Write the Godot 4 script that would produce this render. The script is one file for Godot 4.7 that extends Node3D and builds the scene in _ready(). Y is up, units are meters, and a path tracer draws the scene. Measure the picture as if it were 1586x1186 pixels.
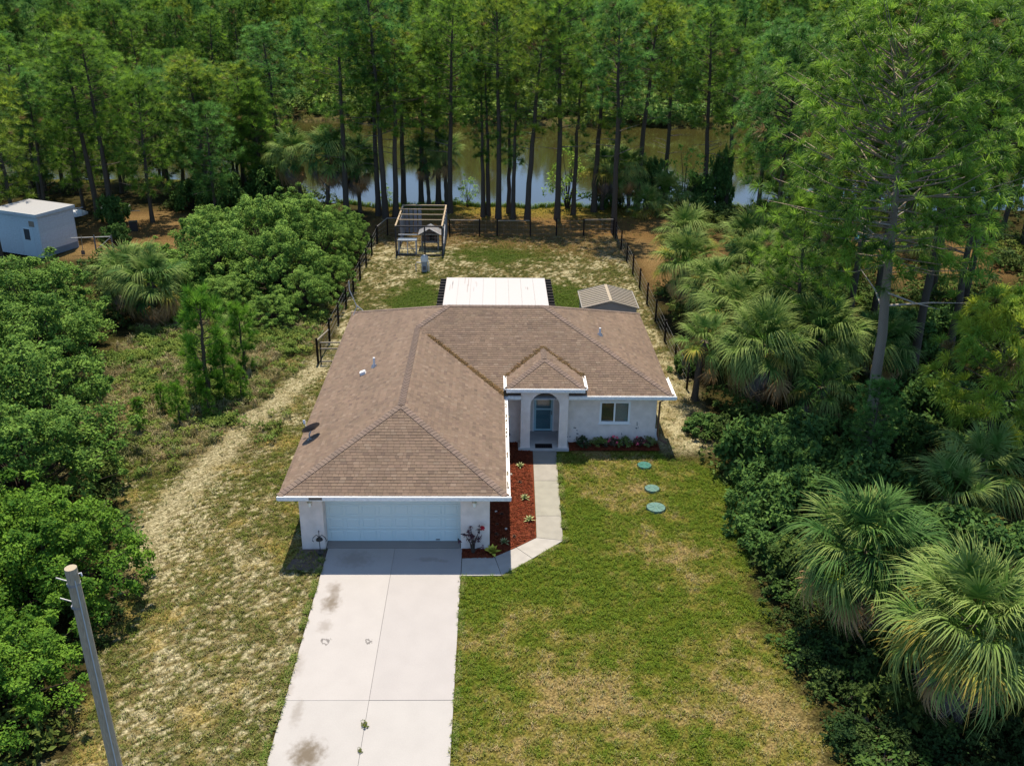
extends Node3D
# A brown-roofed house between pine woods and a pond, seen from the air. Camera, sky, sun and exposure come first in _ready().

var rng := RandomNumberGenerator.new()
var taken := {}
var M := {}
var coarse := FastNoiseLite.new()
var middle := FastNoiseLite.new()
var fine := FastNoiseLite.new()
var green := 0.0      # how green the grass is where ground_at() was last asked
var cover := 0.0      # how thick the grass is there

# ------------------------------------------------------------------ mesh builder
class Builder:
	var v := PackedVector3Array()
	var n := PackedVector3Array()
	var c := PackedColorArray()
	var facing := true
	var plan := Rect2()          # when it has an area, uv = place in this x-z rectangle
	func tri(a: Vector3, b: Vector3, d: Vector3, col: Color) -> void:
		v.append(a); v.append(d); v.append(b)
		c.append(col); c.append(col); c.append(col)
		if facing:
			var nn := (b - a).cross(d - a).normalized()
			n.append(nn); n.append(nn); n.append(nn)
	func quad(a: Vector3, b: Vector3, d: Vector3, e: Vector3, col: Color) -> void:
		tri(a, b, d, col); tri(a, d, e, col)
	func box(at: Vector3, size: Vector3, col := Color.WHITE, turn := Basis()) -> void:
		var h := size / 2.0
		var p := []
		for k in 8:
			p.append(at + turn * Vector3(h.x if k & 1 else -h.x, h.y if k & 2 else -h.y, h.z if k & 4 else -h.z))
		quad(p[4], p[5], p[7], p[6], col); quad(p[1], p[0], p[2], p[3], col)
		quad(p[5], p[1], p[3], p[7], col); quad(p[0], p[4], p[6], p[2], col)
		quad(p[6], p[7], p[3], p[2], col); quad(p[0], p[1], p[5], p[4], col)
	func span(a: Vector3, b: Vector3, col := Color.WHITE) -> void:   # box between two corners
		box((a + b) / 2.0, (b - a).abs(), col)
	func bar(a: Vector3, b: Vector3, w: float, h: float, col := Color.WHITE) -> void:
		var z := (b - a).normalized()
		var up := Vector3.UP if absf(z.y) < 0.95 else Vector3.RIGHT
		var x := up.cross(z).normalized()
		box((a + b) / 2.0, Vector3(w, h, (b - a).length()), col, Basis(x, z.cross(x), z))
	func tube(pts: Array, rad: Array, sides: int, col := Color.WHITE, top := true) -> void:
		var rings := []
		var outs := []
		for i in pts.size():
			var d: Vector3 = (pts[mini(i + 1, pts.size() - 1)] - pts[maxi(i - 1, 0)]).normalized()
			var s := (Vector3.UP if absf(d.y) < 0.9 else Vector3.RIGHT).cross(d).normalized()
			var t := d.cross(s)
			var ring := []
			var out := []
			for k in sides:
				var o := s * cos(TAU * k / sides) + t * sin(TAU * k / sides)
				out.append(o)
				ring.append(pts[i] + o * rad[i])
			rings.append(ring); outs.append(out)
		for i in pts.size() - 1:
			for k in sides:
				var j := (k + 1) % sides
				for q in [[i, k], [i + 1, j], [i, j], [i, k], [i + 1, k], [i + 1, j]]:
					v.append(rings[q[0]][q[1]]); c.append(col)
					if facing: n.append(outs[q[0]][q[1]])
		if top:
			var l := pts.size() - 1
			for k in sides:
				tri(pts[l], rings[l][k], rings[l][(k + 1) % sides], col)
	func mesh() -> ArrayMesh:
		var a := []
		a.resize(Mesh.ARRAY_MAX)
		a[Mesh.ARRAY_VERTEX] = v
		a[Mesh.ARRAY_COLOR] = c
		if facing: a[Mesh.ARRAY_NORMAL] = n
		if plan.has_area():
			var u := PackedVector2Array()
			for p in v: u.append(Vector2((p.x - plan.position.x) / plan.size.x, (p.z - plan.position.y) / plan.size.y))
			a[Mesh.ARRAY_TEX_UV] = u
		var m := ArrayMesh.new()
		m.add_surface_from_arrays(Mesh.PRIMITIVE_TRIANGLES, a)
		return m

func rr(a: float, b: float) -> float: return rng.randf_range(a, b)
func jit(col: Color, k: float) -> Color:
	var f := 1.0 + rr(-k, k)
	return Color(col.r * f * (1.0 + rr(-k, k) * 0.35), col.g * f, col.b * f * (1.0 + rr(-k, k) * 0.35))
func aim() -> Vector3:
	var z := rr(-1, 1)
	var t := rr(0, TAU)
	var r := sqrt(1.0 - z * z)
	return Vector3(r * cos(t), z, r * sin(t))

# ------------------------------------------------------------------ naming
func numbered(called: String) -> String:
	var k: int = taken.get(called, 0)
	taken[called] = k + 1
	return called if k == 0 else "%s_%03d" % [called, k]
func tag(o: Node3D, label: String, category: String, group := "", kind := "") -> Node3D:
	if label: o.set_meta("label", label)
	if category: o.set_meta("category", category)
	if group: o.set_meta("group", group)
	if kind: o.set_meta("kind", kind)
	return o
func thing(called: String, label: String, category: String, at := Vector3.ZERO, turn := 0.0, group := "") -> Node3D:
	var o := Node3D.new()
	o.name = numbered(called)
	add_child(o)
	o.position = at
	o.rotation.y = turn
	return tag(o, label, category, group)
func part(o: Node, called: String, m: Mesh, mat: Material, at := Transform3D()) -> MeshInstance3D:
	var p := MeshInstance3D.new()
	p.name = called
	p.mesh = m
	p.material_override = mat
	p.transform = at
	o.add_child(p, true)
	return p
func single(called: String, m: Mesh, mat: Material, label: String, category: String, at := Vector3.ZERO, turn := 0.0, group := "", kind := "") -> MeshInstance3D:
	var p := MeshInstance3D.new()
	p.name = numbered(called)
	p.mesh = m
	p.material_override = mat
	add_child(p)
	p.position = at
	p.rotation.y = turn
	tag(p, label, category, group, kind)
	return p
func structure(called: String, m: Mesh, mat: Material, label: String) -> MeshInstance3D:
	return single(called, m, mat, label, called.replace("_", " "), Vector3.ZERO, 0, "", "structure")
func spread(called: String, m: Mesh, mat: Material, where: Array, cols: Array, label: String, category: String) -> MultiMeshInstance3D:
	var mm := MultiMesh.new()
	mm.transform_format = MultiMesh.TRANSFORM_3D
	mm.use_colors = true
	mm.mesh = m
	mm.instance_count = where.size()
	for i in where.size():
		mm.set_instance_transform(i, where[i])
		mm.set_instance_color(i, cols[i])
	var o := MultiMeshInstance3D.new()
	o.name = numbered(called)
	o.multimesh = mm
	o.material_override = mat
	add_child(o)
	tag(o, label, category, "", "stuff")
	return o
func placed(at: Vector3, turn: float, s: float, tilt := 0.0) -> Transform3D:
	return Transform3D(Basis(Vector3.UP, turn) * Basis(Vector3.RIGHT, tilt) * Basis.from_scale(Vector3.ONE * s), at)

# ------------------------------------------------------------------ materials
func speckle(freq: float, lo: Color, hi: Color, octaves := 4, size := 512, kind := FastNoiseLite.TYPE_SIMPLEX_SMOOTH) -> NoiseTexture2D:
	var f := FastNoiseLite.new()
	f.noise_type = kind
	f.frequency = freq
	f.fractal_octaves = octaves
	f.seed = int(freq * 1000.0) + octaves
	var t := NoiseTexture2D.new()
	t.width = size; t.height = size
	t.seamless = true
	t.noise = f
	var g := Gradient.new()
	g.set_color(0, lo.linear_to_srgb()); g.set_color(1, hi.linear_to_srgb())
	t.color_ramp = g
	return t
func bumps(freq: float, strength: float, octaves := 4) -> NoiseTexture2D:
	var f := FastNoiseLite.new()
	f.frequency = freq
	f.fractal_octaves = octaves
	var t := NoiseTexture2D.new()
	t.width = 512; t.height = 512
	t.seamless = true
	t.as_normal_map = true
	t.bump_strength = strength
	t.noise = f
	return t
func grey(k: float) -> Color: return Color(k, k, k)
func mat(called: String, col: Color, rough := 0.8, tex: Texture2D = null, tile := 1.0, nor: Texture2D = null, metal := 0.0, back := 0.0) -> StandardMaterial3D:
	var m := StandardMaterial3D.new()
	m.resource_name = called
	m.albedo_color = col.linear_to_srgb()
	m.vertex_color_use_as_albedo = true
	m.roughness = rough
	m.metallic = metal
	m.cull_mode = BaseMaterial3D.CULL_DISABLED
	if tex or nor:
		m.uv1_triplanar = true
		m.uv1_world_triplanar = true
		m.uv1_scale = Vector3.ONE / tile
	if tex: m.albedo_texture = tex
	if nor:
		m.normal_enabled = true
		m.normal_texture = nor
	if called in ["ground", "needle", "blade", "leaf", "frond", "mulch", "bark"]: m.metallic_specular = 0.12 if called in ["ground", "needle", "blade", "mulch", "bark"] else 0.17
	if called == "needle": m.metallic_specular = 0.28
	if back > 0.0:
		m.backlight_enabled = true
		m.backlight = grey(back)
	M[called] = m
	return m
func make_materials() -> void:
	var mottle := speckle(0.02, grey(0.72), grey(1.0), 5)
	var grain := speckle(0.3, grey(0.5), grey(1.0), 3)
	mat("ground", Color(1.6, 1.58, 1.35), 0.95, speckle(0.045, Color(0.16, 0.16, 0.14), Color(1, 1, 1), 5, 1024), 5.3, bumps(0.12, 6.0))
	mat("stucco", Color.WHITE, 0.9, speckle(0.01, Color(0.8, 0.79, 0.77), grey(1.0), 5), 3.0, bumps(0.2, 2.5))
	mat("white_paint", Color.WHITE, 0.55, mottle, 1.6)
	mat("paint", Color.WHITE, 0.5)
	mat("door_paint", Color.WHITE, 0.42)
	mat("shingle", Color.WHITE, 0.93, grain, 0.6)
	mat("concrete", Color.WHITE, 0.88, speckle(0.012, grey(0.8), grey(1.0), 6), 4.0, bumps(0.3, 1.2))
	mat("wood", Color.WHITE, 0.85, speckle(0.05, grey(0.55), grey(1.0), 5), 0.7, bumps(0.1, 3.0))
	var grain_long := mat("pole_wood", Color.WHITE, 0.9, speckle(0.03, Color(0.4, 0.37, 0.33), grey(1.0), 5), 1.0, bumps(0.05, 4.0))
	grain_long.uv1_scale = Vector3(6.0, 0.22, 6.0)
	mat("bark", Color.WHITE, 0.95, speckle(0.06, grey(0.35), grey(1.0), 4), 0.9, bumps(0.06, 8.0))
	mat("dark_metal", Color.WHITE, 0.5, null, 1.0, null, 0.3)
	mat("pale_metal", Color.WHITE, 0.45, mottle, 1.0, null, 0.35)
	mat("plastic", Color.WHITE, 0.45)
	mat("pale_bark", Color(2.5, 2.45, 2.4), 0.95, speckle(0.06, grey(0.35), grey(1.0), 4), 0.9, bumps(0.06, 8.0))
	mat("mulch", Color.WHITE, 0.95, grain, 0.8, bumps(0.15, 8.0))
	mat("needle", Color.WHITE, 0.42, null, 1.0, null, 0.0, 0.95)
	mat("leaf", grey(1.75), 0.6, null, 1.0, null, 0.0, 0.7)
	mat("frond", grey(1.55), 0.55, null, 1.0, null, 0.0, 0.7)
	mat("blade", grey(1.65), 0.8, null, 1.0, null, 0.0, 0.6)
	var g := mat("glass", Color(0.04, 0.06, 0.06, 1), 0.04)
	g.transparency = BaseMaterial3D.TRANSPARENCY_ALPHA
	g.albedo_color.a = 0.25
	g.vertex_color_use_as_albedo = false
	var w := mat("water", Color(0.036, 0.032, 0.009), 0.06, null, 7.0, bumps(0.02, 0.5, 3))
	w.vertex_color_use_as_albedo = false
	w.normal_scale = 0.18

# ------------------------------------------------------------------ the lie of the land
func ss(a: float, b: float, x: float) -> float: return smoothstep(a, b, x)
func lerps(t: Array, x: float) -> float:      # a table of [x, y], x rising
	if x <= t[0][0]: return t[0][1]
	for i in t.size() - 1:
		if x <= t[i + 1][0]:
			return lerpf(t[i][1], t[i + 1][1], (x - t[i][0]) / maxf(t[i + 1][0] - t[i][0], 1e-6))
	return t[-1][1]
func near_shore(x: float) -> float:
	return -85.2 - 11.0 * (1.0 - ss(-23.0, -13.0, x)) + coarse.get_noise_1d(x * 1.4) * 1.6
func far_shore(x: float) -> float:
	return -132.0 + coarse.get_noise_1d(x * 0.7 + 300.0) * 6.0
func ground_height(x: float, z: float) -> float:
	var wet := ss(1.6, -1.6, z - near_shore(x)) * ss(-1.6, 1.6, z - far_shore(x)) * ss(110.0, 90.0, absf(x))
	var h := -1.1 * wet
	h += (middle.get_noise_2d(x, z) * 0.02 + fine.get_noise_2d(x, z) * 0.01) * ss(1.2, 2.5, absf(z + 39.0) - 10.0 + maxf(0.0, absf(x) - 7.5))
	if z < -134.0: h += ss(-134.0, -150.0, z) * 0.5
	if absf(x) > 20.0: h += coarse.get_noise_2d(x * 0.4, z * 0.4) * 0.25 * ss(20.0, 30.0, absf(x)) * (1.0 - wet)
	return h
const RIGHT_EDGE := [[-40.0, 8.9], [-37.5, 9.2], [-35.0, 9.7], [-33.0, 9.9], [-30.0, 9.2], [-26.0, 8.8], [-22.0, 9.0], [-19.0, 9.3], [-12.0, 10.0]]
const LEFT_EDGE := [[-40.0, -17.5], [-36.0, -15.5], [-32.0, -13.8], [-28.0, -12.4], [-24.0, -11.8], [-19.6, -11.2], [-12.0, -11.0]]
func ground_at(x: float, z: float) -> Color:
	var a := coarse.get_noise_2d(x, z)
	var b := middle.get_noise_2d(x, z)
	var d := fine.get_noise_2d(x, z)
	var sand := Color(0.43, 0.385, 0.28)
	var straw := Color(0.165, 0.132, 0.066)
	var olive := Color(0.066, 0.07, 0.024)
	var turf := Color(0.04, 0.06, 0.014)
	var needles := Color(0.145, 0.088, 0.042)
	var col := Color(0.04, 0.032, 0.018).lerp(Color(0.055, 0.05, 0.02), clampf(0.5 + b, 0, 1))
	cover = 0.0
	green = 0.4
	var w := 0.0
	var f0 := 0.0
	# neighbours' clearings of bare ground and needles
	w = ss(-34, -30, x + b) * ss(-19, -22, x + b) * ss(-66, -69, z + b) * ss(-84, -79, z)
	w = maxf(w, ss(9.5, 11, x) * ss(19, 16, x + b * 2.0) * ss(-58, -62, z + b * 2.0) * ss(-84, -81, z))
	w = maxf(w, ss(25, 28, x + b) * ss(38, 35, x + b * 2.0) * ss(-60, -66, z + b * 2.0) * ss(-82, -78, z))
	if w > 0.0:
		col = col.lerp(needles.lerp(Color(0.24, 0.16, 0.08), clampf(0.35 + a + d * 0.5, 0, 1)), w)
		cover = w * 0.12
	# strip between the yard and the pond
	w = ss(-11.5, -9.0, x + b) * ss(16.0, 12.0, x + b) * ss(-72.8, -74.6, z + b * 0.8) * ss(-87, -85, z)
	if w > 0.0:
		var k := needles.lerp(Color(0.22, 0.13, 0.055), clampf(0.4 + a + d * 0.6, 0, 1)).lerp(Color(0.2, 0.15, 0.035), ss(-79, -82, z + b))
		col = col.lerp(k, w)
		cover = maxf(cover, w * ss(-77, -82, z) * 0.5)
		green = 0.45
	w = ss(-84.5, -86.5, z) * ss(4, 1.5, absf(z - near_shore(x)))
	col = col.lerp(Color(0.1, 0.1, 0.02), w)
	# wild field on the left
	w = ss(-22.0, -20.0, x + b) * ss(-9.3, -10.3, x + b * 0.6) * ss(-60, -57, z) * ss(-34, -37, z + (x + 14.0) * 0.7)
	if w > 0.0:
		var f := Color(0.085, 0.07, 0.03).lerp(Color(0.2, 0.15, 0.08), ss(0.05, 0.5, a + d * 0.5)).lerp(Color(0.045, 0.055, 0.014), ss(-0.1, -0.45, a + b * 0.3))
		col = col.lerp(f, w)
		cover = maxf(cover, w * 0.6)
		green = 0.55 - a * 0.5
	# left lawn, thin and sandy
	w = ss(-0.6, 0.4, x - lerps(LEFT_EDGE, z) + b * 0.9 + d * 0.4) * ss(-5.9, -6.3, x) * ss(-49.5, -47.5, z) * ss(-10.6, -9.8, x - ss(-36.0, -40.0, z) * 0.0 + (1.0 - ss(-44.0, -36.0, z)) * 0.6)
	w = maxf(w, ss(-0.6, 0.4, x - lerps(LEFT_EDGE, z) + b * 0.9 + d * 0.4) * ss(-5.9, -6.3, x) * ss(-40, -36, z + (x + 10.0) * 0.5))
	if w > 0.0:
		var s := clampf(0.24 + a * 0.5 + b * 0.6 + d * 1.25, 0, 1)
		f0 = ss(0.15, 0.5, coarse.get_noise_2d(x * 3.0 + 90.0, z * 3.0)) * 0.7
		var track := ss(1.3, 0.2, absf(x - lerps([[-52, -8.6], [-47, -9.0], [-42, -10.6], [-37, -12.0], [-30, -11.2], [-24, -10.2], [-16, -9.8]], z)) + b * 0.7) * 0.55
		s = clampf(s + track * 0.5, 0, 1)
		var f := straw.lerp(sand, ss(0.52, 0.92, s)).lerp(olive, ss(0.42, 0.1, s)).lerp(Color(0.27, 0.2, 0.07), f0)
		col = col.lerp(f, w)
		cover = maxf(cover * (1.0 - w), w * clampf(0.95 - s * 0.75, 0.12, 1))
		green = clampf(0.45 - a * 0.4 - b * 0.3, 0, 1)
	# right lawn, greener, drier towards the street
	w = ss(0.5, -0.5, x - lerps(RIGHT_EDGE, z) + b * 0.8 + d * 0.3) * ss(-1.3, -1.0, x) * ss(-39.5, -38.0, z - ss(7.0, 7.6, x) * 2.0)
	if w > 0.0:
		var dry := clampf(0.3 + a * 0.75 + b * 0.6 + d * 0.4 + ss(-25.5, -21.5, z) * 0.22 + ss(-31.5, -33.5, z) * 0.12 - ss(3.0, 0.5, absf(z + 28.0)) * ss(7.5, 5.0, x) * 0.3, 0, 1)
		var f := Color(0.075, 0.1, 0.014).lerp(Color(0.15, 0.135, 0.034), ss(0.2, 0.55, dry)).lerp(Color(0.24, 0.18, 0.085), ss(0.6, 0.95, dry))
		col = col.lerp(f, w)
		cover = lerpf(cover, 1.0 - dry * 0.55, w)
		green = lerpf(green, 1.0 - dry, w)
	# back yard
	w = ss(-9.4, -8.8, x + b * 0.3) * ss(9.9, 9.4, x + b * 0.3) * ss(-74.8, -73.0, z + b) * ss(-47.0, -48.6, z)
	if w > 0.0:
		var s := clampf(0.42 + a * 0.6 + b * 0.7 + d * 1.1, 0, 1)
		var patch := maxf(ss(3.2, 1.0, Vector2((x + 4.8) * 1.2, (z + 58.0) * 0.5).length() + b), ss(3.6, 0.8, Vector2((x - 0.2) * 0.7, z + 69.0).length() + b * 1.5))
		patch = maxf(patch, ss(3.0, 0.8, Vector2((x - 4.4) * 1.1, (z + 58.0) * 0.5).length() + b))
		s = clampf(s - patch * 0.7, 0, 1)
		var f := straw.lerp(sand, ss(0.5, 0.95, s)).lerp(olive, ss(0.4, 0.15, s)).lerp(Color(0.045, 0.075, 0.014), patch * 0.8)
		f = f.lerp(needles, ss(-69.0, -73.0, z + b * 2.0 - maxf(0.0, x) * 0.35) * 0.75)
		col = col.lerp(f, w)
		cover = lerpf(cover, clampf(0.9 - s * 0.8, 0.05, 1), w)
		green = lerpf(green, clampf(0.35 + patch * 0.6 - a * 0.3, 0, 1), w)
	# side strip right of the house
	w = ss(7.2, 7.5, x) * ss(10.6, 9.6, x + b * 0.4) * ss(-50, -48, z) * ss(-37, -38.5, z)
	if w > 0.0:
		col = col.lerp(straw.lerp(sand, clampf(0.5 + b + d * 0.5, 0, 1)), w)
		cover = lerpf(cover, 0.35, w)
	# sandy track running diagonally down the left side
	w = ss(0.95, 0.25, absf(x - lerps([[-52, -8.9], [-47, -9.3], [-41.5, -11.0], [-35.3, -12.3], [-31, -12.7], [-27, -11.9]], z)) + b * 0.6 + d * 0.3) * ss(-50, -47, z) * ss(-27, -31, z)
	if w > 0.0:
		col = col.lerp(sand.lerp(straw, clampf(0.35 - d * 0.8, 0, 1)), w * 0.85)
		cover *= 1.0 - w * 0.85
	# far bank
	w = ss(-131, -134, z) * ss(-139, -135, z)
	col = col.lerp(Color(0.25, 0.2, 0.1), w * clampf(0.4 + a + b, 0, 1))
	w = ss(4.5, 2.0, Vector2(x - 27.0, (z + 151.0) * 0.3).length())
	col = col.lerp(Color(0.5, 0.42, 0.3), w)
	return col
func steps(list: Array) -> PackedFloat32Array:      # [[start, step], ..., [end, 0]]
	var out := PackedFloat32Array()
	for i in list.size() - 1:
		var x: float = list[i][0]
		while x < list[i + 1][0] - 1e-4:
			out.append(x)
			x += list[i][1]
	out.append(list[-1][0])
	return out
func make_ground() -> void:
	var xs := steps([[-2000, 500], [-500, 60], [-140, 10], [-60, 2.0], [-34, 0.5], [-19, 0.15], [11, 0.5], [40, 2.0], [80, 10], [140, 60], [500, 500], [2000, 0]])
	var zs := steps([[-2500, 500], [-500, 40], [-180, 6], [-140, 1.5], [-128, 4], [-100, 1.0], [-88, 0.3], [-76, 0.2], [-48, 0.15], [-17, 0.5], [-8, 8], [40, 100], [400, 0]])
	var v := PackedVector3Array()
	var c := PackedColorArray()
	var idx := PackedInt32Array()
	for z in zs:
		for x in xs:
			v.append(Vector3(x, ground_height(x, z), z))
			c.append(ground_at(x, z))
	var w := xs.size()
	for j in zs.size() - 1:
		for i in w - 1:
			var k := j * w + i
			idx.append_array(PackedInt32Array([k, k + 1, k + w, k + 1, k + w + 1, k + w]))
	var n := PackedVector3Array()
	n.resize(v.size())
	n.fill(Vector3.UP)
	for j in range(1, zs.size() - 1):
		for i in range(1, w - 1):
			var k := j * w + i
			n[k] = (v[k + w] - v[k - w]).cross(v[k + 1] - v[k - 1]).normalized()
	var a := []
	a.resize(Mesh.ARRAY_MAX)
	a[Mesh.ARRAY_VERTEX] = v
	a[Mesh.ARRAY_NORMAL] = n
	a[Mesh.ARRAY_COLOR] = c
	a[Mesh.ARRAY_INDEX] = idx
	var m := ArrayMesh.new()
	m.add_surface_from_arrays(Mesh.PRIMITIVE_TRIANGLES, a)
	structure("ground", m, M.ground, "sandy ground with patchy dry lawn, wild field and needle litter")
	var b := Builder.new()
	b.quad(Vector3(-112, -0.38, -82), Vector3(112, -0.38, -82), Vector3(112, -0.38, -142), Vector3(-112, -0.38, -142), Color.WHITE)
	structure("water", b.mesh(), M.water, "olive green pond reflecting the sky behind the back yard")

# ------------------------------------------------------------------ plants
const DEEP := Color(0.062, 0.132, 0.026)
const MIDDLE := Color(0.15, 0.28, 0.042)
const BRIGHT := Color(0.265, 0.43, 0.052)
const YELLOW := Color(0.42, 0.44, 0.04)
const GOLDEN := Color(0.34, 0.44, 0.05)
const COOL := Color(0.18, 0.37, 0.08)
const BARK := Color(0.14, 0.11, 0.085)
func make_pine(s: int, h: float, low: float, rad: float, branches: int, twigs: int, each: int, long: float, wide: float, dark: Color, light: Color, bare := 5, droop := false) -> Array:
	rng.seed = s
	var t := Builder.new()
	var k := Builder.new()
	k.facing = false
	var lean := Vector3(rr(-0.03, 0.03), 0, rr(-0.03, 0.03)) * h
	var pts := []
	var rad_at := []
	var r0 := 0.05 + h * 0.0092
	for i in 11:
		var f := i / 10.0
		pts.append(lean * f * f + Vector3(rr(-1, 1), 0, rr(-1, 1)) * 0.06 * f * (1.0 - f) * 4.0 + Vector3(0, h * 0.97 * f, 0))
		rad_at.append(r0 * (pow(1.0 - f, 0.75) + 0.09) * (1.25 if i == 0 else 1.0))
	t.tube(pts, rad_at, 9, BARK)
	var on := func(y: float) -> Vector3:
		var f := clampf(y / (h * 0.97), 0, 1) * 10.0
		var i := mini(int(f), 9)
		return pts[i].lerp(pts[i + 1], f - i)
	for i in bare:
		var y := rr(low * 0.6, low + (h - low) * 0.3)
		var az := rr(0, TAU)
		var d := Vector3(cos(az), rr(-0.1, 0.35), sin(az))
		var p: Vector3 = on.call(y)
		var l := rad * rr(0.35, 0.8)
		t.tube([p, p + d * l * 0.5 + Vector3(0, rr(-0.05, 0.12), 0), p + d * l + Vector3(rr(-0.3, 0.3), rr(-0.1, 0.3), rr(-0.3, 0.3))], [0.018 + l * 0.012, 0.012 + l * 0.007, 0.006], 4, Color(0.24, 0.21, 0.18), false)
	for i in branches:
		var u := pow((i + rr(0, 1)) / branches, 0.9)
		var l := rad * rr(0.62, 1.12) * (lerpf(0.55, 1.0, u / 0.35) if u < 0.35 else sqrt(maxf(0.03, 1.0 - pow((u - 0.35) / 0.66, 2.0) * 0.93)))
		var az := i * 2.39996 + rr(-0.5, 0.5)
		var up := lerpf(-0.12, 0.75, u) + rr(-0.18, 0.22)
		var d := Vector3(cos(az) * cos(up), sin(up), sin(az) * cos(up))
		var p: Vector3 = on.call(lerpf(low, h * 0.96, u))
		var q := p + d * l * 0.55
		var e := p + d * l + Vector3(0, l * 0.14, 0)
		t.tube([p, q, e], [0.012 + l * 0.009, 0.008 + l * 0.005, 0.006], 3, Color(0.17, 0.135, 0.1), false)
		var tone := rr(0, 1)
		for j in twigs:
			var f := lerpf(0.3, 1.0, (j + rr(0, 0.6)) / twigs)
			var o := p.lerp(q, f / 0.55) if f < 0.55 else q.lerp(e, (f - 0.55) / 0.45)
			var td := (d + aim() * 0.85 + Vector3(0, 0.3, 0)).normalized()
			var tl := l * rr(0.12, 0.34) * (1.2 - f * 0.5)
			for m in 1:
				var c := o + td * tl
				var col := dark.lerp(light, clampf(tone * 0.5 + rr(-0.25, 0.75), 0, 1))
				if rng.randf() < 0.012: col = Color(0.2, 0.14, 0.06)
				for g in each:
					var nd := (td * 0.85 + aim() * 1.05 + Vector3(0, 0.4, 0)).normalized()
					var side := nd.cross(aim()).normalized() * wide * 0.5
					var l2 := long * rr(0.7, 1.15)
					if droop:      # long needles that hang over at their ends
						var m2 := c + nd * l2 * 0.6
						var w2 := jit(col, 0.2)
						k.tri(c - side * 0.7, c + side * 0.7, m2 + side, w2)
						k.tri(c - side * 0.7, m2 + side, m2 - side, w2)
						k.tri(m2 - side, m2 + side, c + nd * l2 * 0.92 - Vector3(0, l2 * 0.28, 0), w2)
					else:
						k.tri(c - side, c + side, c + nd * l2, jit(col, 0.18))
	return [t.mesh(), k.mesh()]
func pine(pair: Array, label: String, at: Vector3, turn: float, size := Vector3.ONE, group := "", tip := Vector2.ZERO, called := "pine_tree") -> Node3D:
	var o := thing(called, label, "pine tree", at, turn, group)
	o.basis = Basis(Vector3.RIGHT, tip.y) * Basis(Vector3.FORWARD, tip.x) * Basis(Vector3.UP, turn) * Basis.from_scale(size)
	part(o, "trunk", pair[0], M.bark)
	part(o, "crown", pair[1], M.needle)
	return o

func make_frond(s: int, petiole: float, blade: float, droop: float, hub: Color, tip: Color, folded := 1.0) -> ArrayMesh:
	rng.seed = s
	var b := Builder.new()
	b.facing = false
	var stem := []
	for i in 4:
		var f := i / 3.0
		stem.append(Vector3(petiole * f, -0.12 * f * f * petiole, 0))
	b.tube(stem, [0.03, 0.022, 0.018, 0.015], 4, hub * Color(1.3, 1.25, 1.1), false)
	var h: Vector3 = stem[3]
	var many := 60
	for i in many:
		if rng.randf() < 0.14: continue
		var a := lerpf(-2.15, 2.15, (i + rr(-0.8, 0.8)) / (many - 1)) * folded
		var l := blade * (0.78 + 0.3 * cos(a * 0.75)) * rr(0.72, 1.1)
		# the midrib goes on into the blade, so that inner segments start farther out
		var start := h + Vector3(0.28 * blade * maxf(0.0, cos(a * 0.8)), -0.05 * blade * maxf(0.0, cos(a)), 0)
		var d := Vector3(cos(a), 0.3 * absf(sin(a)) + rr(-0.05, 0.05), sin(a)).normalized()
		var side := Vector3(-sin(a), rr(-0.35, 0.35), cos(a)).normalized()
		var w := blade * 0.021
		var prev := start
		var drop := droop * rr(0.6, 1.35)
		var sway := Vector3(rr(-0.08, 0.08), rr(-0.06, 0.06), rr(-0.1, 0.1)) * l
		for j in 4:
			var f := (j + 1) / 4.0
			var at := start + d * l * (f - 0.16 * drop * f * f * f) - Vector3(0, drop * l * 0.72 * f * f * f, 0) + sway * f * f
			var w0: float = w * [0.5, 1.0, 0.85, 0.5][j]
			var w1: float = w * [1.0, 0.85, 0.5, 0.05][j]
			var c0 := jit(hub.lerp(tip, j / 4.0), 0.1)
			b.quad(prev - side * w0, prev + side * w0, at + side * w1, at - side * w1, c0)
			prev = at
	return b.mesh()
var fronds := {}
func make_fronds() -> void:
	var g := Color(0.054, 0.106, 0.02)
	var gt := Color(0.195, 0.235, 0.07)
	for i in 4: fronds["green%d" % i] = make_frond(700 + i, 0.8, 0.88, 0.6 + i * 0.3, g, gt)
	for i in 2: fronds["upright%d" % i] = make_frond(720 + i, 0.72, 0.86, 0.5, g, gt, 0.85)
	for i in 2: fronds["blue%d" % i] = make_frond(730 + i, 0.8, 0.9, 0.8 + i * 0.2, Color(0.026, 0.066, 0.018), Color(0.07, 0.125, 0.03))
	for i in 2: fronds["yellow%d" % i] = make_frond(740 + i, 0.8, 0.9, 0.9 + i * 0.2, Color(0.12, 0.15, 0.02), Color(0.3, 0.2, 0.05))
	for i in 2: fronds["dead%d" % i] = make_frond(750 + i, 0.9, 0.85, 1.5, Color(0.19, 0.115, 0.045), Color(0.4, 0.27, 0.14), 0.5)
	for i in 2: fronds["grey%d" % i] = make_frond(760 + i, 0.8, 0.8, 1.7, Color(0.08, 0.065, 0.055), Color(0.16, 0.14, 0.125), 0.35)
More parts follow.
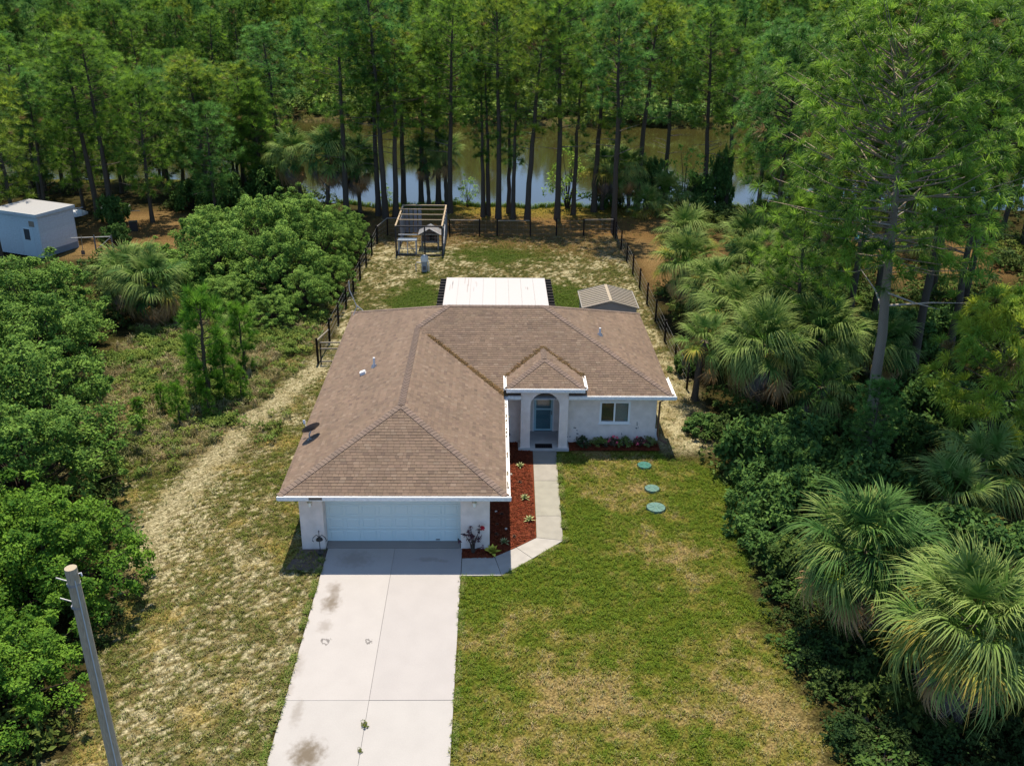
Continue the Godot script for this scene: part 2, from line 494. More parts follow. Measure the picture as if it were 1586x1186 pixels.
func palm(s: int, label: String, at: Vector3, tall: float, size: float, many: int, dying: int, blue := 0.0, yellow := 0.1, called := "cabbage_palm", category := "palm tree") -> void:
	var o := thing(called, label, category, at, 0.0, "cabbage palms round the lot")
	rng.seed = s
	var b := Builder.new()
	var lean := Vector3(rr(-0.12, 0.12), 0, rr(-0.12, 0.12)) * tall
	if tall > 0.7:
		var pts := []
		var rad := []
		for i in 12:
			var f := i / 11.0
			pts.append(lean * f * f + Vector3(0, (tall - 0.1) * f, 0))
			rad.append(0.17 + rr(-0.02, 0.02) + (0.06 if i > 8 else 0.0) + (0.06 if i == 0 else 0.0))
		b.tube(pts, rad, 9, Color(0.16, 0.13, 0.1))
		for i in 16:    # old leaf bases
			var f := rr(0.55, 1.0)
			var az := i * 2.4
			var p := lean * f * f + Vector3(0, (tall - 0.1) * f, 0) + Vector3(cos(az), 0, sin(az)) * 0.16
			b.bar(p, p + Vector3(cos(az) * 0.16, 0.3, sin(az) * 0.16), 0.07, 0.025, Color(0.2, 0.15, 0.1))
		part(o, "trunk", b.mesh(), M.bark)
	for i in many + dying:
		var f := float(i) / many
		var az := i * 2.39996 + rr(-0.25, 0.25)
		var up := lerpf(1.35, -0.5, pow(minf(f, 1.0), 0.85)) + rr(-0.3, 0.3)
		var kind := "green%d" % (i % 4)
		if f < 0.22: kind = "upright%d" % (i % 2)
		if rng.randf() < blue: kind = "blue%d" % (i % 2)
		if f > 0.55 and rng.randf() < yellow * 2.0: kind = "yellow%d" % (i % 2)
		if i >= many:
			kind = "dead%d" % (i % 2) if rng.randf() < 0.55 else "grey%d" % (i % 2)
			up = rr(-1.25, -0.6)
		var p := lean + Vector3(cos(az) * 0.12, tall + lerpf(0.12, -0.18, minf(f, 1.0)) - (0.12 if i >= many else 0.0), sin(az) * 0.12)
		part(o, "frond", fronds[kind], M.frond, Transform3D(Basis(Vector3.UP, -az) * Basis(Vector3.BACK, up) * Basis(Vector3.RIGHT, rr(-0.5, 0.5)) * Basis.from_scale(Vector3.ONE * size * rr(0.85, 1.2)), p))

func make_bush(s: int, size: Vector3, lumps: int, each: int, leaf: float, dark: Color, light: Color, under := 0.0, lump := 0.3) -> Array:
	# an uneven crown of leaves gathered in lumps, and the stems that carry them; base at y = 0, crown from y = under
	rng.seed = s
	var b := Builder.new()
	b.facing = false
	var w := Builder.new()
	var low := minf(size.x, size.z)
	for i in lumps:
		var y := pow(rr(0.0, 1.0), 0.75)
		var az := i * 2.39996 + rr(-0.5, 0.5)
		var out := sqrt(maxf(0.0, 1.0 - y * y * 0.9)) * rr(0.6, 1.12)
		if i % 6 == 0: out *= rr(0.2, 0.7)
		var c := Vector3(cos(az) * out * size.x, under + (0.1 + y * 0.85) * (size.y - under) * rr(0.8, 1.14), sin(az) * out * size.z)
		var r := low * lump * rr(0.35, 1.2)
		if i % 5 == 1:      # sprigs that stand out of the crown
			c = Vector3(c.x, c.y, c.z) * rr(1.03, 1.22)
			r *= 0.55
		var tone := rr(0, 1)
		var away := Vector3(cos(az), 0.5 + y, sin(az)).normalized()
		if i % 2 == 0:
			w.tube([Vector3(c.x * 0.08, 0, c.z * 0.08), Vector3(c.x * 0.35, c.y * 0.55, c.z * 0.35), c], [0.03 + low * 0.012, 0.02 + low * 0.006, 0.008], 4, Color(0.13, 0.105, 0.08), false)
		for j in each:
			var d := (aim() + away * 0.55).normalized()
			var p := c + d * r * pow(rr(0.15, 1.0), 0.5) * Vector3(1, 0.8, 1)
			if p.y < 0.03: p.y = rr(0.03, 0.2)
			var nrm := (d * 0.5 + Vector3(0, 0.7, 0) + aim() * 0.75).normalized()
			var f := nrm.cross(aim()).normalized()
			var side := nrm.cross(f)
			var l := leaf * rr(0.5, 1.4)
			var col := jit(dark.lerp(light, clampf(tone * 0.8 + rr(-0.3, 0.5), 0, 1)), 0.15)
			var tip := p + f * l
			var mid := p + f * l * 0.45
			b.tri(p, mid + side * l * 0.27 + nrm * l * 0.07, tip, col)
			b.tri(p, tip, mid - side * l * 0.27 + nrm * l * 0.07, col)
	return [w.mesh(), b.mesh()]
func bush(pair: Array, label: String, at: Vector3, turn: float, size := Vector3.ONE, group := "", called := "shrub", category := "shrub") -> Node3D:
	var o := thing(called, label, category, at, turn, group)
	o.scale = size
	part(o, "stems" if category != "tree" else "trunk", pair[0], M.bark)
	part(o, "foliage", pair[1], M.leaf)
	return o
func make_tuft(s: int, blades: int, tall: float, wide: float, lean: float, thin := 1.0) -> ArrayMesh:
	rng.seed = s
	var b := Builder.new()
	b.facing = false
	for i in blades:
		var az := rr(0, TAU)
		var o := Vector3(rr(-1, 1), 0, rr(-1, 1)) * wide
		var d := Vector3(cos(az), 0, sin(az))
		var side := Vector3(-sin(az), 0, cos(az)) * tall * rr(0.06, 0.11) * thin
		var h := tall * rr(0.6, 1.15)
		var k := grey(rr(0.7, 1.3))
		var m := o + d * h * lean * 0.35 + Vector3(0, h * 0.65, 0)
		b.quad(o - side, o + side, m + side * 0.7, m - side * 0.7, k)
		b.tri(m - side * 0.7, m + side * 0.7, o + d * h * lean + Vector3(0, h * 0.8, 0), k)
	return b.mesh()
func blocked(x: float, z: float) -> bool:
	if x > -7.05 and x < 7.3 and z < -29.8 and z > -48.2 and not (x > -0.2 and z > -38.5): return true
	if x > -6.02 and x < -1.1 and z > -31: return true
	if x > -1.2 and x < 1.8 and z < -29.3 and z > -38.6: return true
	if x > 1.5 and x < 2.8 and z < -30.2 and z > -38.6: return true
	if x > 0.9 and x < 7.4 and z < -37.4 and z > -38.6: return true
	if x > -1.2 and x < 2.75 and z < -28.25 and z > -30.8 and z < -28.25 - (x - 0.3) * 0.97: return true
	return false

# ------------------------------------------------------------------ house
const RISE := 5.0 / 12.0
const STUCCO := Color(0.88, 0.765, 0.69)
const WHITE := Color(0.82, 0.81, 0.79)
func tabs(b: Builder, o: Vector3, ud: Vector3, vd: Vector3, lo: Array, hi: Array, top: float) -> void:
	# courses of shingle tabs on a roof slope: o + ud * u + vd * v + up * v * RISE, v measured on plan
	var e := 0.129
	var count := int(ceil(top / e))
	var nrm := (Vector3.UP - vd * RISE).normalized()
	for i in count:
		var v0 := i * e
		var v1 := minf(v0 + e * 1.02, top)
		var la := lerps(lo, v0 + 0.001); var lb := lerps(lo, v1)
		var ha := lerps(hi, v0 + 0.001); var hb := lerps(hi, v1)
		if absf(lb - la) > 1.0: lb = la
		if absf(hb - ha) > 1.0: hb = ha
		var u := minf(la, lb) - rr(0.0, 0.2)
		var course := rr(-0.07, 0.07)
		while u < maxf(ha, hb):
			var un := u + 0.22 * (1.0 if rng.randf() < 0.75 else 0.6)
			var x0 := clampf(u, la, ha); var x1 := clampf(un - 0.008, la, ha)
			var y0 := clampf(u, lb, hb); var y1 := clampf(un - 0.008, lb, hb)
			u = un
			if x1 - x0 < 0.005 and y1 - y0 < 0.005: continue
			var k := 1.0 + course + rr(-0.13, 0.13) + middle.get_noise_2d(u * 0.6, v0 * 0.6 + o.x * 9.0) * 0.14
			var col := Color(0.192 * k, 0.13 * k, 0.088 * k)
			if rng.randf() < 0.1: col = Color(0.158, 0.106, 0.074) * k
			if rng.randf() < 0.1: col = Color(0.218, 0.155, 0.108) * k
			var lift := nrm * rr(0.011, 0.018)
			var a := o + ud * x0 + vd * v0 + Vector3(0, v0 * RISE, 0)
			var c := o + ud * x1 + vd * v0 + Vector3(0, v0 * RISE, 0)
			var g := o + ud * y1 + vd * v1 + Vector3(0, v1 * RISE, 0)
			var h := o + ud * y0 + vd * v1 + Vector3(0, v1 * RISE, 0)
			b.quad(a + lift, c + lift, g + nrm * 0.002, h + nrm * 0.002, col)
			b.quad(a, c, c + lift, a + lift, col * 0.7)
func cap_mesh(t: Vector3, sa: Vector3, sb: Vector3, joined: Builder, at := Vector3.ZERO) -> void:
	var k := 1.0 + rr(-0.18, 0.12)
	var col := Color(0.2 * k, 0.142 * k, 0.108 * k)
	var up := Vector3.UP
	var a := at + up * 0.04
	var c := at + t * 0.2 + up * 0.02
	for s in [sa, sb]:
		var w: Vector3 = s * 0.145
		joined.quad(a, a + w, c + w, c, col)
		joined.quad(a, a - up * 0.03, a + w - up * 0.035, a + w, col * 0.7)
		joined.quad(a + w, a + w - up * 0.03, c + w - up * 0.03, c + w, col * 0.8)
func caps(parent: Node3D, from: Vector3, to: Vector3, na: Vector3, nb: Vector3, apart := true) -> void:
	var t := (to - from).normalized()
	var sa := na.cross(t); if sa.y > 0: sa = -sa
	var sb := nb.cross(t); if sb.y > 0: sb = -sb
	if sa.dot(sb) > 0.2 and absf(sa.y) < 0.01: sb = -sb
	var count := int((to - from).length() / 0.155)
	if apart:
		var kinds := []
		for i in 5:
			var b := Builder.new()
			cap_mesh(t, sa, sb, b)
			kinds.append(b.mesh())
		for i in count:
			part(parent, "ridge_cap", kinds[rng.randi() % 5], M.shingle, Transform3D(Basis(), from + t * 0.155 * i))
	else:
		var b := Builder.new()
		for i in count: cap_mesh(t, sa, sb, b, from + t * 0.155 * i)
		tag(part(parent, "ridge_cap", b.mesh(), M.shingle), "", "", "", "stuff")
func gutter(b: Builder, from: Vector3, to: Vector3, out: Vector3) -> void:
	# fascia board and an open trough before it, top edge at the height of the points
	var m := (from + to) / 2.0
	var l := (to - from).length()
	var t := (to - from).normalized()
	var turn := Basis(t, Vector3.UP, t.cross(Vector3.UP))
	b.box(m + out * 0.012 - Vector3(0, 0.1, 0), Vector3(l, 0.2, 0.02), WHITE, turn)
	b.box(m + out * 0.07 - Vector3(0, 0.055, 0), Vector3(l, 0.02, 0.1), WHITE * 0.97, turn)
	b.box(m + out * 0.122 - Vector3(0, 0.05, 0), Vector3(l + 0.02, 0.13, 0.016), WHITE, turn)
	b.box(m + out * 0.108 + Vector3(0, 0.012, 0), Vector3(l + 0.02, 0.012, 0.045), WHITE, turn)
func make_house() -> void:
	rng.seed = 5
	var house := thing("house", "single storey house with brown shingled hip roof, pale stucco walls and white gutters", "house", Vector3(0, 0, -30))
	var here := Transform3D(Basis(), Vector3(0, 0, 30))      # parts are drawn in world coordinates
	var b := Builder.new()
	var xl := -7.46; var xr := 7.74; var xg := 0.48; var zf := -29.36; var zm := -37.9; var zb := -48.6; var h0 := 2.6
	var mid := (zm + zb) / 2.0
	var half := (zm - zb) / 2.0
	var gh := (xg - xl) / 2.0
	# roof deck under the shingles
	var P := func(x: float, z: float, v: float) -> Vector3: return Vector3(x, h0 + v * RISE - 0.02, z)
	var A: Vector3 = P.call(xl, zf, 0); var B: Vector3 = P.call(xg, zf, 0); var C: Vector3 = P.call(xl + gh, zf - gh, gh)
	var D: Vector3 = P.call(xg, zm, 0); var E: Vector3 = P.call(xl + gh, zm - gh, gh); var F: Vector3 = P.call(xl + half, mid, half)
	var G: Vector3 = P.call(xr - half, mid, half); var H: Vector3 = P.call(xr, zm, 0); var I: Vector3 = P.call(xr, zb, 0); var J: Vector3 = P.call(xl, zb, 0)
	var deck := Color(0.16, 0.12, 0.09)
	b.tri(A, B, C, deck); b.quad(B, D, E, C, deck); b.tri(A, C, J, deck); b.tri(C, E, J, deck); b.tri(E, F, J, deck)
	b.quad(D, H, G, E, deck); b.tri(E, G, F, deck); b.tri(H, I, G, deck); b.quad(I, J, F, G, deck)
	var roof := part(house, "roof", b.mesh(), M.shingle, here)
	var s := Builder.new()
	tabs(s, Vector3(0, h0, zf), Vector3.RIGHT, Vector3.FORWARD, [[0, xl], [gh, xl + gh]], [[0, xg], [gh, xg - gh]], gh)
	tag(part(roof, "shingles", s.mesh(), M.shingle), "", "", "", "stuff")
	s = Builder.new()
	tabs(s, Vector3(xl, h0, 0), Vector3.BACK, Vector3.RIGHT, [[0, zb], [half, zb + half]], [[0, zf], [gh, zf - gh], [gh + 0.001, zm - gh], [half, zm - half]], half)
	tag(part(roof, "shingles", s.mesh(), M.shingle), "", "", "", "stuff")
	s = Builder.new()
	tabs(s, Vector3(xg, h0, 0), Vector3.BACK, Vector3.LEFT, [[0, zm], [gh, zm - gh]], [[0, zf], [gh, zf - gh]], gh)
	tag(part(roof, "shingles", s.mesh(), M.shingle), "", "", "", "stuff")
	s = Builder.new()
	tabs(s, Vector3(0, h0, zm), Vector3.RIGHT, Vector3.FORWARD, [[0, xg], [gh, xg - gh], [half, xl + half]], [[0, xr], [half, xr - half]], half)
	tag(part(roof, "shingles", s.mesh(), M.shingle), "", "", "", "stuff")
	s = Builder.new()
	tabs(s, Vector3(xr, h0, 0), Vector3.BACK, Vector3.LEFT, [[0, zb], [half, zb + half]], [[0, zm], [half, zm - half]], half)
	tabs(s, Vector3(0, h0, zb), Vector3.RIGHT, Vector3.BACK, [[0, xl], [half, xl + half]], [[0, xr], [half, xr - half]], half)
	tag(part(roof, "shingles", s.mesh(), M.shingle), "", "", "", "stuff")
	# porch roof
	var pl := 0.57; var pr := 3.9; var pf := -37.62; var ph := 3.05; var pw := (pr - pl) / 2.0
	var back := zm - (ph - h0) / RISE
	s = Builder.new()
	tabs(s, Vector3(0, ph, pf), Vector3.RIGHT, Vector3.FORWARD, [[0, pl], [pw, pl + pw]], [[0, pr], [pw, pr - pw]], pw)
	tabs(s, Vector3(pl, ph, 0), Vector3.BACK, Vector3.RIGHT, [[0, back], [pw, back - pw]], [[0, pf], [pw, pf - pw]], pw)
	tabs(s, Vector3(pr, ph, 0), Vector3.BACK, Vector3.LEFT, [[0, back], [pw, back - pw]], [[0, pf], [pw, pf - pw]], pw)
	tag(part(roof, "shingles", s.mesh(), M.shingle), "", "", "", "stuff")
	b = Builder.new()
	var pa := Vector3(pl, ph - 0.02, pf); var pb := Vector3(pr, ph - 0.02, pf); var pc := Vector3(pl + pw, ph + pw * RISE - 0.02, pf - pw)
	var pd := Vector3(pl + pw, ph + pw * RISE - 0.02, back - pw)
	b.tri(pa, pb, pc, deck); b.quad(pb, Vector3(pr, ph - 0.02, back), pd, pc, deck); b.quad(Vector3(pl, ph - 0.02, back), pa, pc, pd, deck)
	part(house, "porch_roof", b.mesh(), M.shingle, here)
	# caps
	var nf := Vector3(0, 1, RISE).normalized(); var nl := Vector3(-RISE, 1, 0).normalized(); var nr := Vector3(RISE, 1, 0).normalized(); var nb := Vector3(0, 1, -RISE).normalized()
	var up := Vector3(0, 0.02, 0)
	caps(roof, A + up, C + up, nf, nl); caps(roof, B + up, C + up, nf, nr); caps(roof, C + up, E + up, nl, nr)
	caps(roof, H + up, G + up, nf, nr); caps(roof, E + up, F + up, nl, nf); caps(roof, F + up, G + up, nf, nb)
	caps(roof, I + up, G + up, nr, nb, false); caps(roof, J + up, F + up, nl, nb, false)
	caps(roof, pa + up, pc + up, nf, nl); caps(roof, pb + up, pc + up, nf, nr); caps(roof, pc + up, pd + up, nl, nr)
	# gutters
	b = Builder.new(); gutter(b, Vector3(xl - 0.02, h0, zf), Vector3(xg + 0.15, h0, zf), Vector3.BACK)
	var gf := part(house, "gutter", b.mesh(), M.white_paint, here)
	b = Builder.new(); b.box(Vector3(-6.15, h0 - 0.04, zf + 0.135), Vector3(0.46, 0.1, 0.014), Color(0.1, 0.09, 0.08)); part(gf, "rust_patch", b.mesh(), M.paint)
	b = Builder.new(); gutter(b, Vector3(xg, h0, zm + 0.12), Vector3(xg, h0, zf), Vector3.RIGHT)
	var gr := part(house, "gutter", b.mesh(), M.white_paint, here)
	b = Builder.new()
	for i in 26: b.box(Vector3(xg + rr(0.04, 0.12), h0 + rr(-0.045, -0.02), lerpf(zf, zm, pow(rr(0, 1), 0.8))), Vector3(rr(0.03, 0.09), 0.015, rr(0.05, 0.3)), jit(Color(0.09, 0.07, 0.045), 0.4), Basis(Vector3.UP, rr(-0.6, 0.6)))
	tag(part(gr, "dead_leaves", b.mesh(), M.blade), "", "", "", "stuff")
	b = Builder.new(); gutter(b, Vector3(xg, h0, zm), Vector3(1.18, h0, zm), Vector3.BACK); gutter(b, Vector3(3.25, h0, zm), Vector3(xr + 0.15, h0, zm), Vector3.BACK); part(house, "gutter", b.mesh(), M.white_paint, here)
	b = Builder.new(); gutter(b, Vector3(xr, h0, -39.9), Vector3(xr, h0, zm), Vector3.RIGHT); b.box(Vector3(xr - 0.03, h0 - 0.1, (zb - 39.9) / 2.0), Vector3(0.02, 0.2, -39.9 - zb), WHITE); part(house, "gutter", b.mesh(), M.white_paint, here)
	b = Builder.new(); b.box(Vector3(xl + 0.03, h0 - 0.1, (zf + zb) / 2), Vector3(0.02, 0.2, zf - zb), WHITE); b.box(Vector3((xl + xr) / 2, h0 - 0.1, zb - 0.012), Vector3(xr - xl, 0.2, 0.02), WHITE)
	part(house, "fascia", b.mesh(), M.white_paint, here)
	b = Builder.new()
	gutter(b, Vector3(pl, ph, pf), Vector3(pr, ph, pf), Vector3.BACK); gutter(b, Vector3(pl, ph, pf), Vector3(pl, ph, back), Vector3.LEFT); gutter(b, Vector3(pr, ph, back), Vector3(pr, ph, pf), Vector3.RIGHT)
	part(house, "porch_gutter", b.mesh(), M.white_paint, here)
	# soffits
	b = Builder.new()
	var sy := h0 - 0.19
	b.span(Vector3(xl, sy, zf), Vector3(xg, sy + 0.02, -30.0), WHITE); b.span(Vector3(xl, sy, -30.0), Vector3(-6.92, sy + 0.02, zb), WHITE)
	b.span(Vector3(-0.12, sy, -30.0), Vector3(xg, sy + 0.02, zm), WHITE); b.span(Vector3(-0.12, sy, zm), Vector3(xr, sy + 0.02, -38.55), WHITE)
	b.span(Vector3(7.2, sy, -38.55), Vector3(xr, sy + 0.02, zb), WHITE); b.span(Vector3(-6.92, sy, -48.1), Vector3(7.2, sy + 0.02, zb), WHITE)
	part(house, "soffit", b.mesh(), M.white_paint, here)
	b = Builder.new(); b.span(Vector3(pl, ph - 0.19, pf), Vector3(pr, ph - 0.17, -38.5), WHITE); part(house, "porch_ceiling", b.mesh(), M.white_paint, here)
	# walls
	var wt := h0 - 0.19
	var walls := [
		[Vector3(-6.92, 0, -30.0), Vector3(-6.08, wt, -30.2)], [Vector3(-1.16, 0, -30.0), Vector3(-0.12, wt, -30.2)], [Vector3(-6.08, 2.16, -30.0), Vector3(-1.16, wt, -30.2)],
		[Vector3(-6.92, 0, -30.2), Vector3(-6.72, wt, -48.1)], [Vector3(-0.32, 0, -30.2), Vector3(-0.12, wt, -38.55)],
		[Vector3(-6.72, 0, -47.9), Vector3(7.0, wt, -48.1)], [Vector3(7.0, 0, -38.75), Vector3(7.2, wt, -48.1)],
		[Vector3(-0.12, 0, -38.55), Vector3(1.3, wt, -38.75)], [Vector3(3.1, 0, -38.55), Vector3(4.72, wt, -38.75)], [Vector3(6.0, 0, -38.55), Vector3(7.2, wt, -38.75)],
		[Vector3(4.72, 0, -38.55), Vector3(6.0, 1.04, -38.75)], [Vector3(4.72, 2.0, -38.55), Vector3(6.0, wt, -38.75)]]
	for w in walls:
		b = Builder.new(); b.span(w[0], w[1], STUCCO); part(house, "wall", b.mesh(), M.stucco, here)
	b = Builder.new()     # jambs of the garage opening, niche of the front door
	b.span(Vector3(-6.28, 0, -30.2), Vector3(-6.08, 2.36, -30.6), STUCCO); b.span(Vector3(-1.16, 0, -30.2), Vector3(-0.96, 2.36, -30.6), STUCCO); b.span(Vector3(-6.08, 2.16, -30.2), Vector3(-1.16, 2.36, -30.6), STUCCO)
	part(house, "garage_jamb", b.mesh(), M.stucco, here)
	b = Builder.new()
	b.span(Vector3(1.1, 0, -38.75), Vector3(1.3, 2.85, -39.7), STUCCO); b.span(Vector3(3.1, 0, -38.75), Vector3(3.3, 2.85, -39.7), STUCCO)
	b.span(Vector3(1.3, 2.2, -39.5), Vector3(3.1, 2.85, -39.7), STUCCO); b.span(Vector3(1.3, 0, -39.5), Vector3(1.78, 2.2, -39.7), STUCCO); b.span(Vector3(2.74, 0, -39.5), Vector3(3.1, 2.2, -39.7), STUCCO)
	part(house, "porch_niche", b.mesh(), M.stucco, here)
	# chips and scuffs of the front wall
	b = Builder.new()
	for q in [[3.62, 0.75, 0.12, 0.05], [3.72, 0.62, 0.05, 0.04], [3.75, 0.46, 0.1, 0.06], [3.3, 0.3, 0.06, 0.06], [3.42, 0.31, 0.05, 0.05], [6.38, 0.95, 0.03, 0.2], [6.36, 0.74, 0.07, 0.06], [6.44, 0.77, 0.05, 0.03], [5.72, 0.45, 0.03, 0.1]]:
		b.box(Vector3(q[0], q[1], -38.549), Vector3(q[2], q[3], 0.006), Color(0.13, 0.12, 0.12), Basis(Vector3.BACK, rr(-0.5, 0.5)))
	part(house, "wall_chips", b.mesh(), M.paint, here)
	b = Builder.new(); b.tube([Vector3(0.68, 0.42, -38.56), Vector3(0.68, 0.42, -38.5)], [0.09, 0.08], 12, Color(0.05, 0.05, 0.05)); part(house, "wall_vent", b.mesh(), M.plastic, here)
	b = Builder.new()
	b.box(Vector3(7.28, 0.32, -38.72), Vector3(0.14, 0.42, 0.3), Color(0.7, 0.69, 0.67)); b.box(Vector3(7.36, 0.4, -38.72), Vector3(0.03, 0.2, 0.2), Color(0.4, 0.4, 0.4)); b.box(Vector3(7.28, 0.55, -38.72), Vector3(0.17, 0.03, 0.33), Color(0.74, 0.73, 0.71))
	part(house, "meter_box", b.mesh(), M.paint, here)
	b = Builder.new()
	b.tube([Vector3(7.62, 2.45, -37.98), Vector3(7.3, 2.1, -38.4), Vector3(7.3, 0.5, -38.45), Vector3(7.36, 0.28, -38.45), Vector3(7.72, 0.12, -38.3)], [0.045, 0.045, 0.045, 0.05, 0.055], 8, Color(0.12, 0.055, 0.035))
	part(house, "downspout", b.mesh(), M.plastic, here)
	# garage door: four sections of eight raised panels
	var door := thing_part(house, "garage_door", here)
	var z0 := -30.5
	b = Builder.new(); b.span(Vector3(-6.08, 0.03, z0 - 0.05), Vector3(-1.16, 2.16, z0), Color(0.6, 0.62, 0.62)); part(door, "door_back", b.mesh(), M.door_paint)
	var pane := Builder.new()
	var pc0 := Color(0.6, 0.7, 0.68)
	var hw := 0.25; var hh := 0.2
	for ring in [[hw, hh, 0.016, hw - 0.02, hh - 0.02, 0.004], [hw - 0.02, hh - 0.02, 0.004, hw - 0.05, hh - 0.05, 0.018]]:
		var o := [Vector3(-ring[0], -ring[1], ring[2]), Vector3(ring[0], -ring[1], ring[2]), Vector3(ring[0], ring[1], ring[2]), Vector3(-ring[0], ring[1], ring[2])]
		var n := [Vector3(-ring[3], -ring[4], ring[5]), Vector3(ring[3], -ring[4], ring[5]), Vector3(ring[3], ring[4], ring[5]), Vector3(-ring[3], ring[4], ring[5])]
		for k in 4: pane.quad(o[k], o[(k + 1) % 4], n[(k + 1) % 4], n[k], pc0)
	pane.quad(Vector3(-hw + 0.05, -hh + 0.05, 0.018), Vector3(hw - 0.05, -hh + 0.05, 0.018), Vector3(hw - 0.05, hh - 0.05, 0.018), Vector3(-hw + 0.05, hh - 0.05, 0.018), pc0)
	var pane_mesh := pane.mesh()
	for r in 4:
		b = Builder.new()
		var y0 := 0.03 + r * 0.532; var y1 := y0 + 0.524
		var dz := z0 + 0.016
		b.span(Vector3(-6.07, y0, z0 + 0.001), Vector3(-1.17, y0 + 0.062, dz), pc0); b.span(Vector3(-6.07, y1 - 0.062, z0 + 0.001), Vector3(-1.17, y1, dz), pc0)
		for k in 9:
			var x := -6.07 + 0.0225 + k * (4.9 - 0.1) / 8.0
			b.span(Vector3(x - 0.0225, y0 + 0.062, z0 + 0.001), Vector3(x + 0.0775, y1 - 0.062, dz), pc0)
		part(door, "door_rail", b.mesh(), M.door_paint)
		for k in 8: part(door, "door_panel", pane_mesh, M.door_paint, Transform3D(Basis(), Vector3(-6.07 + 0.35 + k * 0.6, (y0 + y1) / 2, z0 + 0.001)))
	b = Builder.new(); b.span(Vector3(-2.1, 0.1, z0 + 0.018), Vector3(-1.95, 0.13, z0 + 0.04), Color(0.1, 0.1, 0.1)); b.span(Vector3(-1.3, 0.06, z0 + 0.02), Vector3(-1.25, 0.16, z0 + 0.03), Color(0.08, 0.08, 0.08)); part(door, "handle", b.mesh(), M.dark_metal)
	b = Builder.new(); b.span(Vector3(-6.07, 0.03, z0 + 0.018), Vector3(-1.17, 0.05, z0 + 0.03), Color(0.06, 0.06, 0.06)); part(door, "door_seal", b.mesh(), M.plastic)
	# garage floor and the rooms' floor close the house below
	b = Builder.new(); b.span(Vector3(-6.72, -0.05, -47.9), Vector3(7.0, 0.02, -38.8), Color(0.2, 0.2, 0.2)); b.span(Vector3(-6.72, -0.05, -38.8), Vector3(-0.32, 0.02, -30.4), Color(0.3, 0.3, 0.3)); b.span(Vector3(-6.72, wt, -47.9), Vector3(7.0, wt + 0.02, -38.75), Color(0.6, 0.6, 0.6)); part(house, "inner_floor", b.mesh(), M.concrete, here)
	# arched porch front
	b = Builder.new()
	var af := -37.84; var ab := -38.16
	var al := 1.19; var ar := 3.24; var ol := 1.6; var orr := 2.86; var spring := 2.12; var ptop := ph - 0.19
	b.span(Vector3(al, 0.12, ab), Vector3(ol, ptop, af), STUCCO); b.span(Vector3(orr, 0.12, ab), Vector3(ar, ptop, af), STUCCO)
	var cx := (ol + orr) / 2; var rad := (orr - ol) / 2
	for i in 20:
		var a0 := PI - PI * i / 20.0; var a1 := PI - PI * (i + 1) / 20.0
		var x0 := cx + cos(a0) * rad; var x1 := cx + cos(a1) * rad
		var y0 := spring + sin(a0) * rad; var y1 := spring + sin(a1) * rad
		b.quad(Vector3(x0, y0, af), Vector3(x1, y1, af), Vector3(x1, ptop, af), Vector3(x0, ptop, af), STUCCO)
		b.quad(Vector3(x1, y1, ab), Vector3(x0, y0, ab), Vector3(x0, ptop, ab), Vector3(x1, ptop, ab), STUCCO)
		b.quad(Vector3(x0, y0, ab), Vector3(x1, y1, ab), Vector3(x1, y1, af), Vector3(x0, y0, af), STUCCO)
	b.span(Vector3(al, 0.12, -38.55), Vector3(al + 0.2, ptop, ab), STUCCO); b.span(Vector3(ar - 0.2, 0.12, -38.55), Vector3(ar, ptop, ab), STUCCO)
	part(house, "porch_arch", b.mesh(), M.stucco, here)
	b = Builder.new(); b.span(Vector3(1.1, -0.1, -37.72), Vector3(3.32, 0.12, -38.55), Color(0.5, 0.48, 0.45)); b.span(Vector3(1.3, -0.1, -38.55), Vector3(3.1, 0.12, -39.5), Color(0.42, 0.41, 0.4)); part(house, "porch_step", b.mesh(), M.concrete, here)
	b = Builder.new(); b.span(Vector3(al - 0.03, 0.12, ab + 0.02), Vector3(ol + 0.02, 0.15, af + 0.02), STUCCO); b.span(Vector3(orr - 0.02, 0.12, ab + 0.02), Vector3(ar + 0.03, 0.15, af + 0.02), STUCCO); part(house, "pillar_foot", b.mesh(), M.stucco, here)
	# front door
	var fd := thing_part(house, "front_door", here)
	b = Builder.new(); b.span(Vector3(1.83, 0.13, -39.56), Vector3(2.69, 2.14, -39.52), Color(0.16, 0.42, 0.52)); part(fd, "door_leaf", b.mesh(), M.door_paint)
	b = Builder.new()
	for q in [[1.78, 1.84, 0.12, 2.2], [2.68, 2.74, 0.12, 2.2]]: b.span(Vector3(q[0], q[2], -39.62), Vector3(q[1], q[3], -39.48), WHITE)
	b.span(Vector3(1.84, 2.13, -39.62), Vector3(2.68, 2.2, -39.48), WHITE); part(fd, "frame", b.mesh(), M.paint)
	b = Builder.new()
	for q in [[1.85, 1.93, 0.15, 2.12], [2.59, 2.67, 0.15, 2.12]]: b.span(Vector3(q[0], q[2], -39.519), Vector3(q[1], q[3], -39.49), Color(0.35, 0.56, 0.62))
	for q in [0.15, 1.18, 2.04]: b.span(Vector3(1.93, q, -39.519), Vector3(2.59, q + 0.08, -39.49), Color(0.35, 0.56, 0.62))
	part(fd, "storm_frame", b.mesh(), M.door_paint)
	b = Builder.new(); b.span(Vector3(1.93, 1.26, -39.507), Vector3(2.59, 2.04, -39.503)); part(fd, "upper_pane", b.mesh(), M.glass)
	b = Builder.new(); b.span(Vector3(1.93, 0.23, -39.507), Vector3(2.59, 1.18, -39.503)); part(fd, "lower_pane", b.mesh(), M.glass)
	b = Builder.new(); b.span(Vector3(1.99, 1.36, -39.519), Vector3(2.53, 2.04, -39.514), Color(0.72, 0.7, 0.62)); part(fd, "blind", b.mesh(), M.paint)
